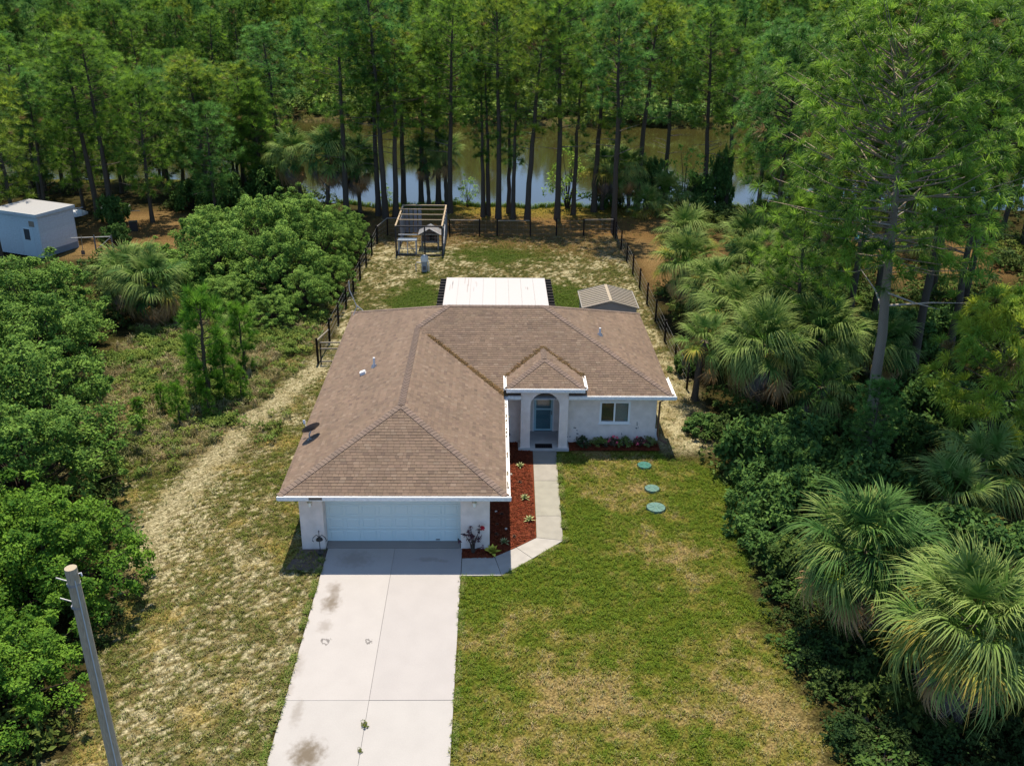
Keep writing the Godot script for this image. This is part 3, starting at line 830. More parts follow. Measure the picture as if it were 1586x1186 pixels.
	b = Builder.new(); b.box(Vector3(2.63, 1.05, -39.46), Vector3(0.03, 0.18, 0.05), Color(0.1, 0.1, 0.1)); part(fd, "handle", b.mesh(), M.dark_metal)
	# window
	var win := thing_part(house, "window", here)
	b = Builder.new()
	b.span(Vector3(4.68, 0.98, -38.62), Vector3(6.04, 1.07, -38.52), WHITE); b.span(Vector3(4.68, 1.97, -38.62), Vector3(6.04, 2.05, -38.52), WHITE)
	b.span(Vector3(4.68, 1.07, -38.62), Vector3(4.77, 1.97, -38.52), WHITE); b.span(Vector3(5.95, 1.07, -38.62), Vector3(6.04, 1.97, -38.52), WHITE); b.span(Vector3(5.31, 1.07, -38.61), Vector3(5.38, 1.97, -38.525), WHITE)
	part(win, "frame", b.mesh(), M.paint)
	b = Builder.new(); b.span(Vector3(4.77, 1.07, -38.585), Vector3(5.31, 1.97, -38.58)); part(win, "pane", b.mesh(), M.glass)
	b = Builder.new(); b.span(Vector3(5.38, 1.07, -38.575), Vector3(5.95, 1.97, -38.57)); part(win, "pane", b.mesh(), M.glass)
	b = Builder.new()
	for i in 20: b.box(Vector3(5.665, 1.09 + i * 0.045, -38.66), Vector3(0.56, 0.004, 0.045), Color(0.45, 0.5, 0.47), Basis(Vector3.RIGHT, 0.9))
	part(win, "blind", b.mesh(), M.paint)
	b = Builder.new(); b.span(Vector3(4.64, 0.94, -38.56), Vector3(6.08, 0.98, -38.5), WHITE); part(win, "sill", b.mesh(), M.paint)
	# lamps beside the garage door, vents and pipes on the roof
	for x in [-6.5, -0.66]:
		var lamp := thing_part(house, "wall_lamp", here * Transform3D(Basis(), Vector3(x, 1.95, -30.0)))
		b = Builder.new(); b.box(Vector3(0, 0, 0.012), Vector3(0.11, 0.2, 0.022), Color(0.6, 0.55, 0.42)); b.bar(Vector3(0, 0.05, 0.02), Vector3(0, 0.1, 0.12), 0.02, 0.02, Color(0.6, 0.55, 0.42)); part(lamp, "bracket", b.mesh(), M.pale_metal)
		b = Builder.new(); b.tube([Vector3(0, 0.14, 0.13), Vector3(0, 0.1, 0.13), Vector3(0, 0.09, 0.13)], [0.02, 0.085, 0.09], 8, Color(0.7, 0.65, 0.5)); b.tube([Vector3(0, -0.12, 0.13), Vector3(0, -0.09, 0.13)], [0.03, 0.045], 8, Color(0.7, 0.65, 0.5)); part(lamp, "lamp_cap", b.mesh(), M.pale_metal)
		b = Builder.new(); b.tube([Vector3(0, -0.09, 0.13), Vector3(0, 0.09, 0.13)], [0.045, 0.078], 8, Color(0.85, 0.83, 0.76)); part(lamp, "lamp_glass", b.mesh(), M.plastic)
	for q in [[-5.15, -38.75, 0.42, 0.05], [4.95, -42.2, 0.36, 0.05]]:
		var y: float = h0 + minf(q[0] - xl, xr - q[0]) * RISE
		b = Builder.new(); b.tube([Vector3(q[0], y - 0.05, q[1]), Vector3(q[0], y + q[2], q[1])], [q[3], q[3]], 10, Color(0.6, 0.6, 0.6)); b.tube([Vector3(q[0], y - 0.06, q[1]), Vector3(q[0], y + 0.06, q[1]), Vector3(q[0], y + 0.12, q[1])], [0.16, 0.12, 0.06], 10, Color(0.6, 0.58, 0.56))
		part(roof, "vent_pipe", b.mesh(), M.paint)
	b = Builder.new(); b.box(Vector3(-5.6, h0 + 1.86 * RISE + 0.07, -38.35), Vector3(0.24, 0.14, 0.22), Color(0.72, 0.71, 0.69), Basis(Vector3.BACK, 0.395)); part(roof, "roof_vent", b.mesh(), M.paint)
	# welcome mat
	b = Builder.new(); b.span(Vector3(1.85, 0.121, -38.2), Vector3(2.6, 0.136, -37.8), Color(0.035, 0.03, 0.03))
	for i in 9: b.span(Vector3(1.89 + i * 0.08, 0.136, -38.17), Vector3(1.91 + i * 0.08, 0.14, -37.83), Color(0.06, 0.05, 0.05))
	single("door_mat", b.mesh(), M.mulch, "dark door mat on the porch step under the arch", "mat")
	# needles that have gathered in the valleys
	var w := []; var cols := []
	b = Builder.new()
	for i in 14: b.bar(Vector3(rr(-0.1, 0.1), rr(0, 0.03), rr(-0.1, 0.1)), Vector3(rr(-0.16, 0.16), rr(0, 0.06), rr(-0.16, 0.16)), 0.009, 0.006, grey(rr(0.6, 1.2)))
	var straw := b.mesh()
	for i in 420:
		var f := pow(rr(0, 1), 1.6)
		var side := rr(-1, 1) * rr(0.2, 1.0) * (0.05 + 0.42 * (1.0 - f))
		var x := xg - 0.1 - f * gh * 0.85; var z := zm - 0.1 - f * gh * 0.85
		x += side * 0.7; z += side * 0.7
		var y := maxf(h0 + (xg - x) * RISE, h0 + (zm - z) * RISE)
		w.append(placed(Vector3(x, y + 0.015, z), rr(0, TAU), rr(0.5, 1.1))); cols.append(jit(Color(0.16, 0.105, 0.05), 0.35))
	for i in 260:
		var f := rr(0, 1); var sgn := -1.0 if i % 2 else 1.0
		var x := (pl if sgn < 0 else pr) - sgn * f * pw; var z := back - f * pw
		x += rr(-0.1, 0.1); z += rr(-0.1, 0.1)
		w.append(placed(Vector3(x, maxf(h0 + (zm - z) * RISE, ph + minf(x - pl, pr - x) * RISE) + 0.015, z), rr(0, TAU), rr(0.35, 0.7))); cols.append(jit(Color(0.15, 0.1, 0.05), 0.35))
	spread("pine_straw", straw, M.blade, w, cols, "brown pine straw caught in the roof valleys beside the porch roof", "pine straw")
func thing_part(parent: Node3D, called: String, at: Transform3D) -> Node3D:
	var o := Node3D.new()
	o.name = called
	o.transform = at
	parent.add_child(o, true)
	return o

# ------------------------------------------------------------------ paving and things about the lot
const SLAB := Color(0.335, 0.318, 0.303)
func slab(b: Builder, corners: Array, top: float, col: Color) -> void:     # a paving slab with eased edges, corners anticlockwise seen from above
	var n := corners.size()
	var mid := Vector2.ZERO
	for p in corners: mid += p / n
	var inner := []
	for p in corners: inner.append(p + (mid - p).normalized() * 0.008)
	for i in range(1, n - 1):
		b.tri(Vector3(inner[0].x, top, inner[0].y), Vector3(inner[i].x, top, inner[i].y), Vector3(inner[i + 1].x, top, inner[i + 1].y), col)
	for i in n:
		var j := (i + 1) % n
		b.quad(Vector3(corners[i].x, top - 0.005, corners[i].y), Vector3(corners[j].x, top - 0.005, corners[j].y), Vector3(inner[j].x, top, inner[j].y), Vector3(inner[i].x, top, inner[i].y), col * 0.95)
		b.quad(Vector3(corners[i].x, -0.1, corners[i].y), Vector3(corners[j].x, -0.1, corners[j].y), Vector3(corners[j].x, top - 0.005, corners[j].y), Vector3(corners[i].x, top - 0.005, corners[i].y), col * 0.8)
func make_paving() -> void:
	rng.seed = 21
	# the drive's concrete carries stains of oil, rust and tyre scuffs
	var w := 512; var h := 1536
	var im := Image.create(w, h, false, Image.FORMAT_RGB8)
	var n := FastNoiseLite.new(); n.frequency = 0.01; n.fractal_octaves = 5
	var n2 := FastNoiseLite.new(); n2.frequency = 0.2; n2.fractal_octaves = 2
	var x0 := -6.0; var zt := -30.45; var lx := 4.9; var lz := 17.45
	var spots := [[-5.42, -27.6, 0.26, 0.3, 0.35], [-5.4, -26.7, 0.3, 0.42, 0.55], [-5.35, -27.1, 0.16, 0.6, 0.4], [-5.4, -25.5, 0.22, 0.3, 0.3], [-5.0, -20.0, 0.44, 0.55, 0.75], [-5.55, -21.6, 0.16, 0.5, 0.3], [-5.9, -23.6, 0.18, 0.5, 0.22], [-5.95, -22.6, 0.12, 0.3, 0.2], [-4.9, -29.3, 0.6, 0.5, 0.25], [-2.3, -29.3, 0.4, 0.15, 0.25], [-1.8, -29.2, 0.2, 0.1, 0.2]]
	var rings := [[-5.25, -24.75, 0.1], [-3.9, -24.75, 0.07]]
	for j in h:
		var z := zt + lz * j / h
		for i in w:
			var x := x0 + lx * i / w
			var k := 0.95 + n.get_noise_2d(i, j) * 0.05 + n2.get_noise_2d(i, j) * 0.05
			var col := Color(k, k * 0.985, k * 0.965)
			for s in spots:
				var dx: float = (x - s[0]) / s[2]; var dz: float = (z - s[1]) / s[3]
				var q := dx * dx + dz * dz
				if q < 2.2:
					var a: float = s[4] * smoothstep(1.5, 0.2, sqrt(q) + n.get_noise_2d(i * 4.0, j * 4.0) * 0.5)
					col = col.lerp(Color(0.3, 0.235, 0.15), clampf(a * 1.25, 0, 1))
			for s in rings:
				var d := Vector2(x - s[0], (z - s[1]) * 0.8).length()
				if d < 0.2 and absf(d - s[2] + n.get_noise_2d(i * 5.0, j * 5.0) * 0.1) < 0.035 + 0.03 * n2.get_noise_2d(j, i): col = col.lerp(Color(0.25, 0.24, 0.23), 0.8)
			im.set_pixel(i, j, col.linear_to_srgb())
	var dm := StandardMaterial3D.new()
	dm.resource_name = "drive_concrete"
	dm.albedo_texture = ImageTexture.create_from_image(im)
	dm.vertex_color_use_as_albedo = true
	dm.roughness = 0.88
	dm.cull_mode = BaseMaterial3D.CULL_DISABLED
	var drive := tag(thing_root("driveway"), "pale concrete driveway with brown stains and weeds in its centre joint", "driveway", "", "structure")
	for q in [[-5.995, -3.569, -22.1, -30.02], [-3.562, -1.12, -22.1, -30.02], [-5.995, -3.569, -13.0, -22.092], [-3.562, -1.12, -13.0, -22.085], [-6.06, -1.18, -30.035, -30.48]]:
		var b := Builder.new()
		b.plan = Rect2(x0, zt, lx, lz)
		slab(b, [Vector2(q[0], q[2]), Vector2(q[1], q[2]), Vector2(q[1], q[3]), Vector2(q[0], q[3])], 0.035 if q[3] > -30.4 else 0.045, SLAB * rr(0.95, 1.05) if q[3] > -30.4 else SLAB * 0.75)
		part(drive, "slab", b.mesh(), dm)
	var walk := tag(thing_root("walkway"), "pale concrete walkway bending from the driveway to the arched porch", "walkway", "", "structure")
	var V := func(x: float, z: float) -> Vector2: return Vector2(x, z)
	for q in [[V.call(-1.1, -28.3), V.call(0.3, -28.32), V.call(0.06, -29.46), V.call(-1.1, -29.36)],
			[V.call(0.315, -28.31), V.call(1.42, -29.36), V.call(0.86, -30.06), V.call(0.075, -29.47)],
			[V.call(1.43, -29.37), V.call(2.6, -30.54), V.call(1.63, -30.73), V.call(0.87, -30.07)],
			[V.call(2.603, -30.555), V.call(2.64, -32.28), V.call(1.66, -32.28), V.call(1.63, -30.745)],
			[V.call(2.64, -32.295), V.call(2.7, -35.05), V.call(1.7, -35.05), V.call(1.66, -32.295)],
			[V.call(2.7, -35.065), V.call(2.77, -37.71), V.call(1.74, -37.71), V.call(1.7, -35.065)]]:
		var b := Builder.new()
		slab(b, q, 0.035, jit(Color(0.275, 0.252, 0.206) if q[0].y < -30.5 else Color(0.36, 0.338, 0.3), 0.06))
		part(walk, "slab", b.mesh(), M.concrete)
	var b := Builder.new()
	var bed := Color(0.2, 0.055, 0.03)
	for q in [[[-1.12, -29.37], [0.1, -29.47], [0.1, -30.02], [-1.12, -30.02]], [[-0.14, -29.47], [0.1, -29.47], [1.62, -30.73], [-0.14, -30.73]], [[-0.14, -30.73], [1.62, -30.73], [1.74, -38.0], [-0.14, -38.0]], [[-0.14, -38.0], [1.12, -38.0], [1.12, -38.56], [-0.14, -38.56]], [[3.3, -37.75], [7.35, -37.75], [7.35, -38.56], [3.3, -38.56]]]:
		var p := []
		for k in q: p.append(Vector3(k[0], 0.03, k[1]))
		b.quad(p[0], p[1], p[2], p[3], bed)
	structure("mulch_bed", b.mesh(), M.mulch, "red bark mulch bed between the garage wall and the walkway")
	var chip := Builder.new()
	for i in 5: chip.bar(Vector3(rr(-0.05, 0.05), rr(0, 0.03), rr(-0.05, 0.05)), Vector3(rr(-0.07, 0.07), rr(0, 0.045), rr(-0.07, 0.07)), 0.022, 0.01, grey(rr(0.6, 1.3)))
	var where := []; var cols := []
	while where.size() < 3600:
		var x := rr(-1.1, 7.3); var z := rr(-38.5, -29.4)
		var ok := (x > -0.1 and x < 1.6 and z < -30.7) or (x < 0.05 and z > -29.95) or (x > -0.1 and x < 1.6 and z >= -30.7 and z < -29.55 - maxf(0, x - 0.1) * 0.83) or (x > 3.35 and z < -37.75)
		if not ok or (x > 1.0 and x < 3.3 and z < -37.9): continue
		where.append(placed(Vector3(x, 0.03, z), rr(0, TAU), rr(0.6, 1.2), rr(-0.3, 0.3)))
		cols.append(jit(Color(0.24, 0.062, 0.03), 0.4))
	spread("bark_mulch", chip.mesh(), M.mulch, where, cols, "loose red bark chips in the beds along garage wall and front wall", "mulch")
	# dark dirt at the corner of the garage
	b = Builder.new()
	for i in 1: slab(b, [Vector2(-7.3, -28.7), Vector2(-6.02, -28.65), Vector2(-6.02, -29.98), Vector2(-7.0, -29.98)], 0.022, Color(0.2, 0.155, 0.13))
	structure("dirt_apron", b.mesh(), M.mulch, "bare dirt beside the driveway at the left garage corner")
func thing_root(called: String) -> Node3D:
	var o := Node3D.new()
	o.name = numbered(called)
	add_child(o)
	return o

func rosette(s: int, count: int, long: float, wide: float, col: Color, tip: Color) -> ArrayMesh:
	rng.seed = s
	var b := Builder.new()
	for i in count:
		var az := i * 2.4
		var up := lerpf(1.2, 0.15, float(i) / count) + rr(-0.15, 0.15)
		var d := Vector3(cos(az) * cos(up), sin(up), sin(az) * cos(up))
		var side := Vector3(-sin(az), 0, cos(az)) * wide
		var m := d * long * 0.5 + Vector3(0, 0.02, 0)
		var e := d * long - Vector3(0, long * 0.12, 0)
		b.quad(-side * 0.6, side * 0.6, m + side, m - side, jit(col, 0.15))
		b.tri(m - side, m + side, e, jit(tip, 0.15))
	return b.mesh()
func flower_shrub(s: int, h: float, r: float, leaf: Color, flower: Color, blooms: int) -> Array:
	var pair := make_bush(s, Vector3(r, h, r), 14, 26, 0.1, leaf * 0.7, leaf * 1.3, 0.05, 0.4)
	var b := Builder.new()
	for i in blooms:
		var p := Vector3(rr(-r, r) * 0.8, h * rr(0.55, 1.05), rr(-r, r) * 0.8)
		for k in 6:
			var d := (aim() + Vector3(0, 0.6, 0)).normalized() * 0.07
			var q := d.cross(aim()).normalized() * 0.035
			b.quad(p - q * 0.4, p + q * 0.4, p + d + q, p + d - q, jit(flower, 0.2))
	if blooms: pair.append(b.mesh())
	return pair
func make_bed_plants() -> void:
	rng.seed = 31
	var agave := rosette(1, 16, 0.3, 0.035, Color(0.1, 0.14, 0.055), Color(0.23, 0.24, 0.11))
	var dark := rosette(2, 12, 0.2, 0.045, Color(0.05, 0.035, 0.025), Color(0.09, 0.05, 0.035))
	var pale := rosette(3, 10, 0.16, 0.05, Color(0.45, 0.42, 0.36), Color(0.6, 0.57, 0.5))
	var spots := [
		[1.15, -36.25, 0, "spiky pale green agave nearest the porch in the mulch bed"], [1.27, -33.55, 0, "spiky agave halfway along the mulch bed beside the walkway"], [1.4, -31.9, 0, "largest pale spiky agave in the mulch bed beside the walkway"], [0.42, -30.35, 0, "spiky agave at the bend of the walkway in the mulch bed"],
		[0.75, -35.55, 2, "small whitish rosette plant behind the agaves in the mulch bed"], [1.1, -34.85, 1, "small dark reddish plant between the two farther agaves"], [0.62, -33.4, 1, "small dark plant left of the halfway agave"], [0.5, -31.3, 2, "small cream coloured plant left of the largest agave"], [0.8, -30.75, 1, "small dark seedling near the walkway bend"], [0.35, -32.35, 1, "dark seedling at the roof shadow's edge in the mulch bed"],
		[0.12, -32.55, 2, "pale little plant in the shade below the garage gutter"], [0.16, -31.6, 1, "dark seedling in the shade along the garage wall"], [0.14, -30.9, 1, "dark seedling near the front end of the garage wall"]]
	for q in spots:
		single("agave" if q[2] == 0 else "bedding_plant", [agave, dark, pale][q[2]], M.frond, q[3], "plant", Vector3(q[0], 0.04, q[1]), rr(0, TAU), "plants in the mulch bed").scale = Vector3.ONE * ([0.85, 0.6, 0.45][q[2]] * rr(0.9, 1.15))
	var y := single("leafy_plant", rosette(6, 14, 0.34, 0.07, Color(0.2, 0.2, 0.03), Color(0.36, 0.34, 0.05)), M.frond, "yellow green leafy plant at the garage corner beside the walkway", "plant", Vector3(-0.02, 0.04, -29.7))
	y.scale = Vector3.ONE * 1.1
	var r := make_bush(77, Vector3(0.42, 1.05, 0.3), 22, 16, 0.085, Color(0.035, 0.02, 0.025), Color(0.11, 0.05, 0.06), 0.1, 0.35)
	var o := thing("flowering_shrub", "airy dark stemmed shrub with a red bloom before the right garage pier", "shrub", Vector3(-0.72, 0.03, -29.75))
	part(o, "stems", r[0], M.bark); part(o, "foliage", r[1], M.leaf)
	var b := Builder.new()
	for i in 9:
		var d := (aim() + Vector3(0, 0.4, 0)).normalized() * 0.09
		var s := d.cross(aim()).normalized() * 0.05
		b.quad(Vector3(0.34, 1.02, 0) - s * 0.4, Vector3(0.34, 1.02, 0) + s * 0.4, Vector3(0.34, 1.02, 0) + d + s, Vector3(0.34, 1.02, 0) + d - s, jit(Color(0.3, 0.02, 0.03), 0.3))
	part(o, "bloom", b.mesh(), M.leaf)
	var row := [[3.95, Color(0.03, 0.045, 0.02), 0, "low dark green shrub against the front wall nearest the porch"], [4.65, Color(0.09, 0.12, 0.03), 0, "light green shrub against the front wall under the window's left edge"], [5.25, Color(0.06, 0.05, 0.03), 9, "pink flowering shrub against the front wall under the window"], [5.8, Color(0.08, 0.11, 0.03), 0, "round light green shrub under the window's right edge"], [6.5, Color(0.07, 0.04, 0.03), 7, "pink flowering shrub right of the window under the scuffed wall"], [6.95, Color(0.1, 0.12, 0.04), 0, "light green shrub at the right corner of the front wall"]]
	for i in row.size():
		var q = row[i]
		var f := flower_shrub(80 + i, 0.36, 0.3, q[1], Color(0.5, 0.09, 0.13), q[2])
		var n := thing("foundation_shrub", q[3], "shrub", Vector3(q[0], 0.03, -38.2), 0, "low shrubs along the front wall")
		part(n, "stems", f[0], M.bark); part(n, "foliage", f[1], M.leaf)
		if q[2]: part(n, "bloom", f[2], M.leaf)
	var weed := make_bush(90, Vector3(0.14, 0.16, 0.2), 7, 16, 0.07, Color(0.03, 0.05, 0.01), Color(0.09, 0.1, 0.02), 0.0, 0.5)
	for q in [[-3.56, -21.05, 0.75, "larger weed growing in the driveway's centre joint"], [-3.57, -20.1, 0.5, "smaller weed in the driveway's centre joint near the street"]]:
		bush(weed, q[3], Vector3(q[0], 0.035, q[1]), 0.4, Vector3.ONE * q[2], "weeds in the driveway joint", "weed", "weed")
func make_lids() -> void:
	for q in [[6.45, -36.34, "green round septic lid nearest the house wall, darkest of three"], [6.48, -34.36, "middle of three green round septic lids on the lawn"], [6.41, -32.86, "largest palest round septic lid, nearest the street, on the lawn"]]:
		var big: float = 1.15 if q[1] > -33 else 0.92
		var o := thing("septic_lid", q[2], "septic lid", Vector3(q[0], 0, q[1]), q[0], "green septic lids on the lawn")
		var col := Color(0.022, 0.125, 0.095) if q[1] < -36 else Color(0.075, 0.155, 0.125)
		var b := Builder.new()
		b.tube([Vector3(0, -0.05, 0), Vector3(0, 0.07, 0), Vector3(0, 0.09, 0)], [0.34 * big, 0.34 * big, 0.315 * big], 28, col)
		part(o, "cover", b.mesh(), M.plastic)
		b = Builder.new()
		for i in 8:
			var a := TAU * i / 8
			b.bar(Vector3(cos(a) * 0.08, 0.096, sin(a) * 0.08), Vector3(cos(a) * 0.29, 0.096, sin(a) * 0.29) * Vector3(big, 1, big), 0.025, 0.014, col * 1.1)
		part(o, "ribs", b.mesh(), M.plastic)
		b = Builder.new()
		for i in 6: b.tube([Vector3(cos(TAU * i / 6) * 0.29 * big, 0.08, sin(TAU * i / 6) * 0.29 * big), Vector3(cos(TAU * i / 6) * 0.29 * big, 0.1, sin(TAU * i / 6) * 0.29 * big)], [0.018, 0.016], 6, Color(0.2, 0.2, 0.19))
		part(o, "bolts", b.mesh(), M.dark_metal)

func post(b: Builder, at: Vector3, h: float, r: float, col: Color) -> void:
	b.tube([at - Vector3(0, 0.1, 0), at + Vector3(rr(-0.03, 0.03), h, rr(-0.03, 0.03))], [r, r * 0.92], 8, col)
func fence(label: String, posts: Array, h: float, r: float, rails: Array, group := "wire fences round the back yard") -> void:
	var o := thing("wire_fence", label, "fence", posts[0], 0, group)
	var here := Transform3D(Basis(), -posts[0])
	var dark := Color(0.045, 0.036, 0.03)
	for p in posts:
		var b := Builder.new()
		post(b, p, h * rr(0.95, 1.08), r, jit(dark, 0.3))
		part(o, "post", b.mesh(), M.bark, here)
	for k in rails:
		var b := Builder.new()
		b.tube([posts[k[0]] + Vector3(0, h * k[1], 0), posts[k[0] + 1] + Vector3(0, h * k[2], 0)], [0.045, 0.04], 7, Color(0.3, 0.26, 0.2))
		part(o, "rail", b.mesh(), M.wood, here)
	var w := Builder.new()
	w.facing = false
	var wire := Color(0.3, 0.3, 0.3)
	for i in posts.size() - 1:
		var a: Vector3 = posts[i]; var e: Vector3 = posts[i + 1]
		for j in 8:
			var y := Vector3(0, 0.05 + (h - 0.2) * j / 7.0, 0)
			if j % 2 == 1: w.bar(a + y, e + y, 0.005, 0.005, wire)
		var n := int((e - a).length() / 0.45)
		for j in n: w.bar(a.lerp(e, float(j) / n) + Vector3(0, 0.05, 0), a.lerp(e, float(j) / n) + Vector3(0, h - 0.15, 0), 0.004, 0.004, wire)
	part(o, "wire_mesh", w.mesh(), M.dark_metal, here)
func row(x0: float, z0: float, x1: float, z1: float, count: int) -> Array:
	var out := []
	for i in count: out.append(Vector3(x0, 0, z0).lerp(Vector3(x1, 0, z1), float(i) / (count - 1)))
	return out
func make_fences() -> void:
	rng.seed = 41
	fence("wire fence of dark posts left of the house, running back to the pond", [Vector3(-9.3, 0, -47.7)] + row(-9.2, -50.9, -8.85, -71.6, 8), 1.38, 0.065, [[0, 0.95, 0.55]])
	fence("two bare wires and a low rail from the dark corner post to the house wall", [Vector3(-9.15, 0, -47.7), Vector3(-6.95, 0, -47.85)], 1.2, 0.04, [[0, 1.0, 0.98], [0, 0.72, 0.7], [0, 0.1, 0.12]])
	fence("short fence with bent pale top rail left of the chicken run", [Vector3(-8.85, 0, -71.9), Vector3(-8.3, 0, -74.0), Vector3(-7.15, 0, -74.1)], 1.3, 0.06, [[0, 0.95, 1.05], [1, 1.05, 1.05]])
	fence("back fence of dark posts with three pale top rails before the pond", [Vector3(-3.45, 0, -74.05), Vector3(-1.12, 0, -74.05), Vector3(0.25, 0, -74.05), Vector3(2.85, 0, -74.03), Vector3(4.9, 0, -74.2), Vector3(7.05, 0, -74.3), Vector3(9.4, 0, -74.5)], 1.35, 0.06, [[0, 0.93, 0.93], [2, 0.9, 0.93], [5, 0.95, 0.95]])
	fence("wire fence of dark posts along the palms right of the house", row(9.5, -73.6, 9.66, -57.8, 6) + row(9.7, -54.6, 9.75, -44.5, 4), 1.35, 0.06, [])
func make_run() -> void:
	rng.seed = 51
	var x0 := -7.08; var x1 := -3.74; var z0 := -68.35; var z1 := -74.9; var h := 2.15
	var o := thing("chicken_run", "open topped timber chicken run with grey boards at the back left", "animal pen", Vector3(x0, 0, z0))
	var here := Transform3D(Basis(), -Vector3(x0, 0, z0))
	var dark := Color(0.05, 0.045, 0.045); var tan_wood := Color(0.42, 0.32, 0.2); var grey_wood := Color(0.33, 0.33, 0.34)
	for p in [[x0, z0], [x1, z0], [x0, z1], [x1, z1], [x0, (z0 + z1) / 2], [x1, (z0 + z1) / 2], [-5.0, z0], [-5.7, z1]]:
		var b := Builder.new()
		b.box(Vector3(p[0], h / 2, p[1]), Vector3(0.1, h, 0.1), dark if p[1] == z0 else jit(Color(0.12, 0.1, 0.09), 0.2))
		part(o, "post", b.mesh(), M.wood, here)
	for q in [[Vector3(x0, h + 0.04, z0), Vector3(x1, h + 0.04, z0), dark], [Vector3(x0, h + 0.04, z1), Vector3(x1, h + 0.04, z1), tan_wood], [Vector3(x0, h + 0.05, z0), Vector3(x0, h + 0.05, z1), tan_wood], [Vector3(x1, h + 0.05, z0), Vector3(x1, h + 0.05, z1), tan_wood * 1.1]]:
		var b := Builder.new(); b.bar(q[0], q[1], 0.11, 0.09, q[2]); part(o, "top_beam", b.mesh(), M.wood, here)
	for i in 3:
		var z := lerpf(z0, z1, (i + 1) / 4.0)
		var b := Builder.new(); b.bar(Vector3(x0, h + 0.11, z), Vector3(x1, h + 0.11, z), 0.08, 0.05, tan_wood * rr(0.9, 1.2)); part(o, "cross_bar", b.mesh(), M.wood, here)
	var b := Builder.new(); b.bar(Vector3(x0, 0.06, z0), Vector3(x1, 0.06, z0), 0.06, 0.12, dark); b.bar(Vector3(x1, 0.06, z0), Vector3(x1, 0.06, z1), 0.06, 0.12, dark); b.bar(Vector3(x0, 0.06, z0), Vector3(x0, 0.06, z1), 0.06, 0.12, dark); part(o, "sill_board", b.mesh(), M.wood, here)
	for i in 9:      # grey boards of the left wall
		b = Builder.new(); b.box(Vector3(x0 + 0.07, 1.0, z1 + 0.25 + i * 0.42), Vector3(0.03, 1.95, 0.3), jit(grey_wood, 0.25)); part(o, "board", b.mesh(), M.wood, here)
	for i in 4:
		b = Builder.new(); b.box(Vector3(x0 + 0.25 + i * 0.34, 1.0, z1 + 0.08), Vector3(0.26, 1.95, 0.03), jit(grey_wood * (1.3 if i == 3 else 1.0), 0.25)); part(o, "board", b.mesh(), M.wood, here)
	for i in 7:      # right wall of blue grey slats
		b = Builder.new(); b.box(Vector3(x1 + 0.065, 1.05, z0 - 0.4 - i * 0.95), Vector3(0.03, 2.0, 0.4), jit(Color(0.24, 0.27, 0.31), 0.2)); part(o, "board", b.mesh(), M.wood, here)
	b = Builder.new(); b.bar(Vector3(x1 + 0.1, 0.9, z0 - 0.1), Vector3(x1 + 0.1, 1.75, z0 - 2.2), 0.05, 0.05, grey_wood * 1.4); part(o, "brace", b.mesh(), M.wood, here)
	b = Builder.new(); b.facing = false
	for j in 9: b.bar(Vector3(x0, 0.15 + j * 0.24, z0 + 0.04), Vector3(x1, 0.15 + j * 0.24, z0 + 0.04), 0.005, 0.005, grey(0.25))
	for j in 16: b.bar(Vector3(x0 + j * 0.22, 0.1, z0 + 0.04), Vector3(x0 + j * 0.22, h, z0 + 0.04), 0.005, 0.005, grey(0.25))
	part(o, "wire_mesh", b.mesh(), M.dark_metal, here)
	# hen house inside the run
	var hen := thing("hen_house", "small wooden hen house on legs with ridged grey roof inside the run", "hen house", Vector3(-4.75, 0, -70.6))
	for p in [[-0.6, -0.45], [0.6, -0.45], [-0.6, 0.45], [0.6, 0.45]]:
		b = Builder.new(); b.box(Vector3(p[0], 0.6, p[1]), Vector3(0.08, 1.2, 0.08), Color(0.4, 0.36, 0.3)); part(hen, "leg", b.mesh(), M.wood)
	b = Builder.new(); b.span(Vector3(-0.6, 0.55, -0.45), Vector3(0.6, 1.15, -0.42), Color(0.16, 0.12, 0.1)); b.span(Vector3(-0.6, 0.55, -0.42), Vector3(-0.57, 1.15, 0.45), Color(0.2, 0.14, 0.11)); b.span(Vector3(0.57, 0.55, -0.42), Vector3(0.6, 1.15, 0.45), Color(0.2, 0.14, 0.11)); b.span(Vector3(-0.57, 0.55, 0.3), Vector3(-0.05, 1.15, 0.33), Color(0.14, 0.08, 0.06)); b.span(Vector3(0.3, 0.55, 0.3), Vector3(0.57, 1.15, 0.33), Color(0.14, 0.08, 0.06))
	part(hen, "wall", b.mesh(), M.wood)
	b = Builder.new(); b.span(Vector3(-0.66, 0.5, -0.5), Vector3(0.66, 0.55, 0.55), Color(0.42, 0.38, 0.32)); b.span(Vector3(-0.62, 1.12, 0.42), Vector3(0.62, 1.18, 0.5), Color(0.4, 0.36, 0.3)); part(hen, "floor_board", b.mesh(), M.wood)
	for s in [-1, 1]:
		b = Builder.new()
		var lo := Vector3(s * 0.85, 1.15, 0); var hi := Vector3(0, 1.62, 0)
		for k in 6:
			var z := -0.7 + k * 0.27
			b.bar(lo + Vector3(0, 0, z), hi + Vector3(0, 0, z), 0.24, 0.025, jit(Color(0.42, 0.4, 0.39), 0.15)); b.bar(lo + Vector3(0, 0.02, z + 0.13), hi + Vector3(0, 0.02, z + 0.13), 0.04, 0.03, Color(0.5, 0.48, 0.46))
		part(hen, "roof_side", b.mesh(), M.pale_metal)
	b = Builder.new(); b.tri(Vector3(-0.62, 1.18, 0.46), Vector3(0.62, 1.18, 0.46), Vector3(0, 1.56, 0.46), Color(0.12, 0.09, 0.08)); part(hen, "gable", b.mesh(), M.wood)
	var t := thing("nest_stand", "white framed stand with a dark blue top just inside the run's front", "stand", Vector3(-6.3, 0, -69.0))
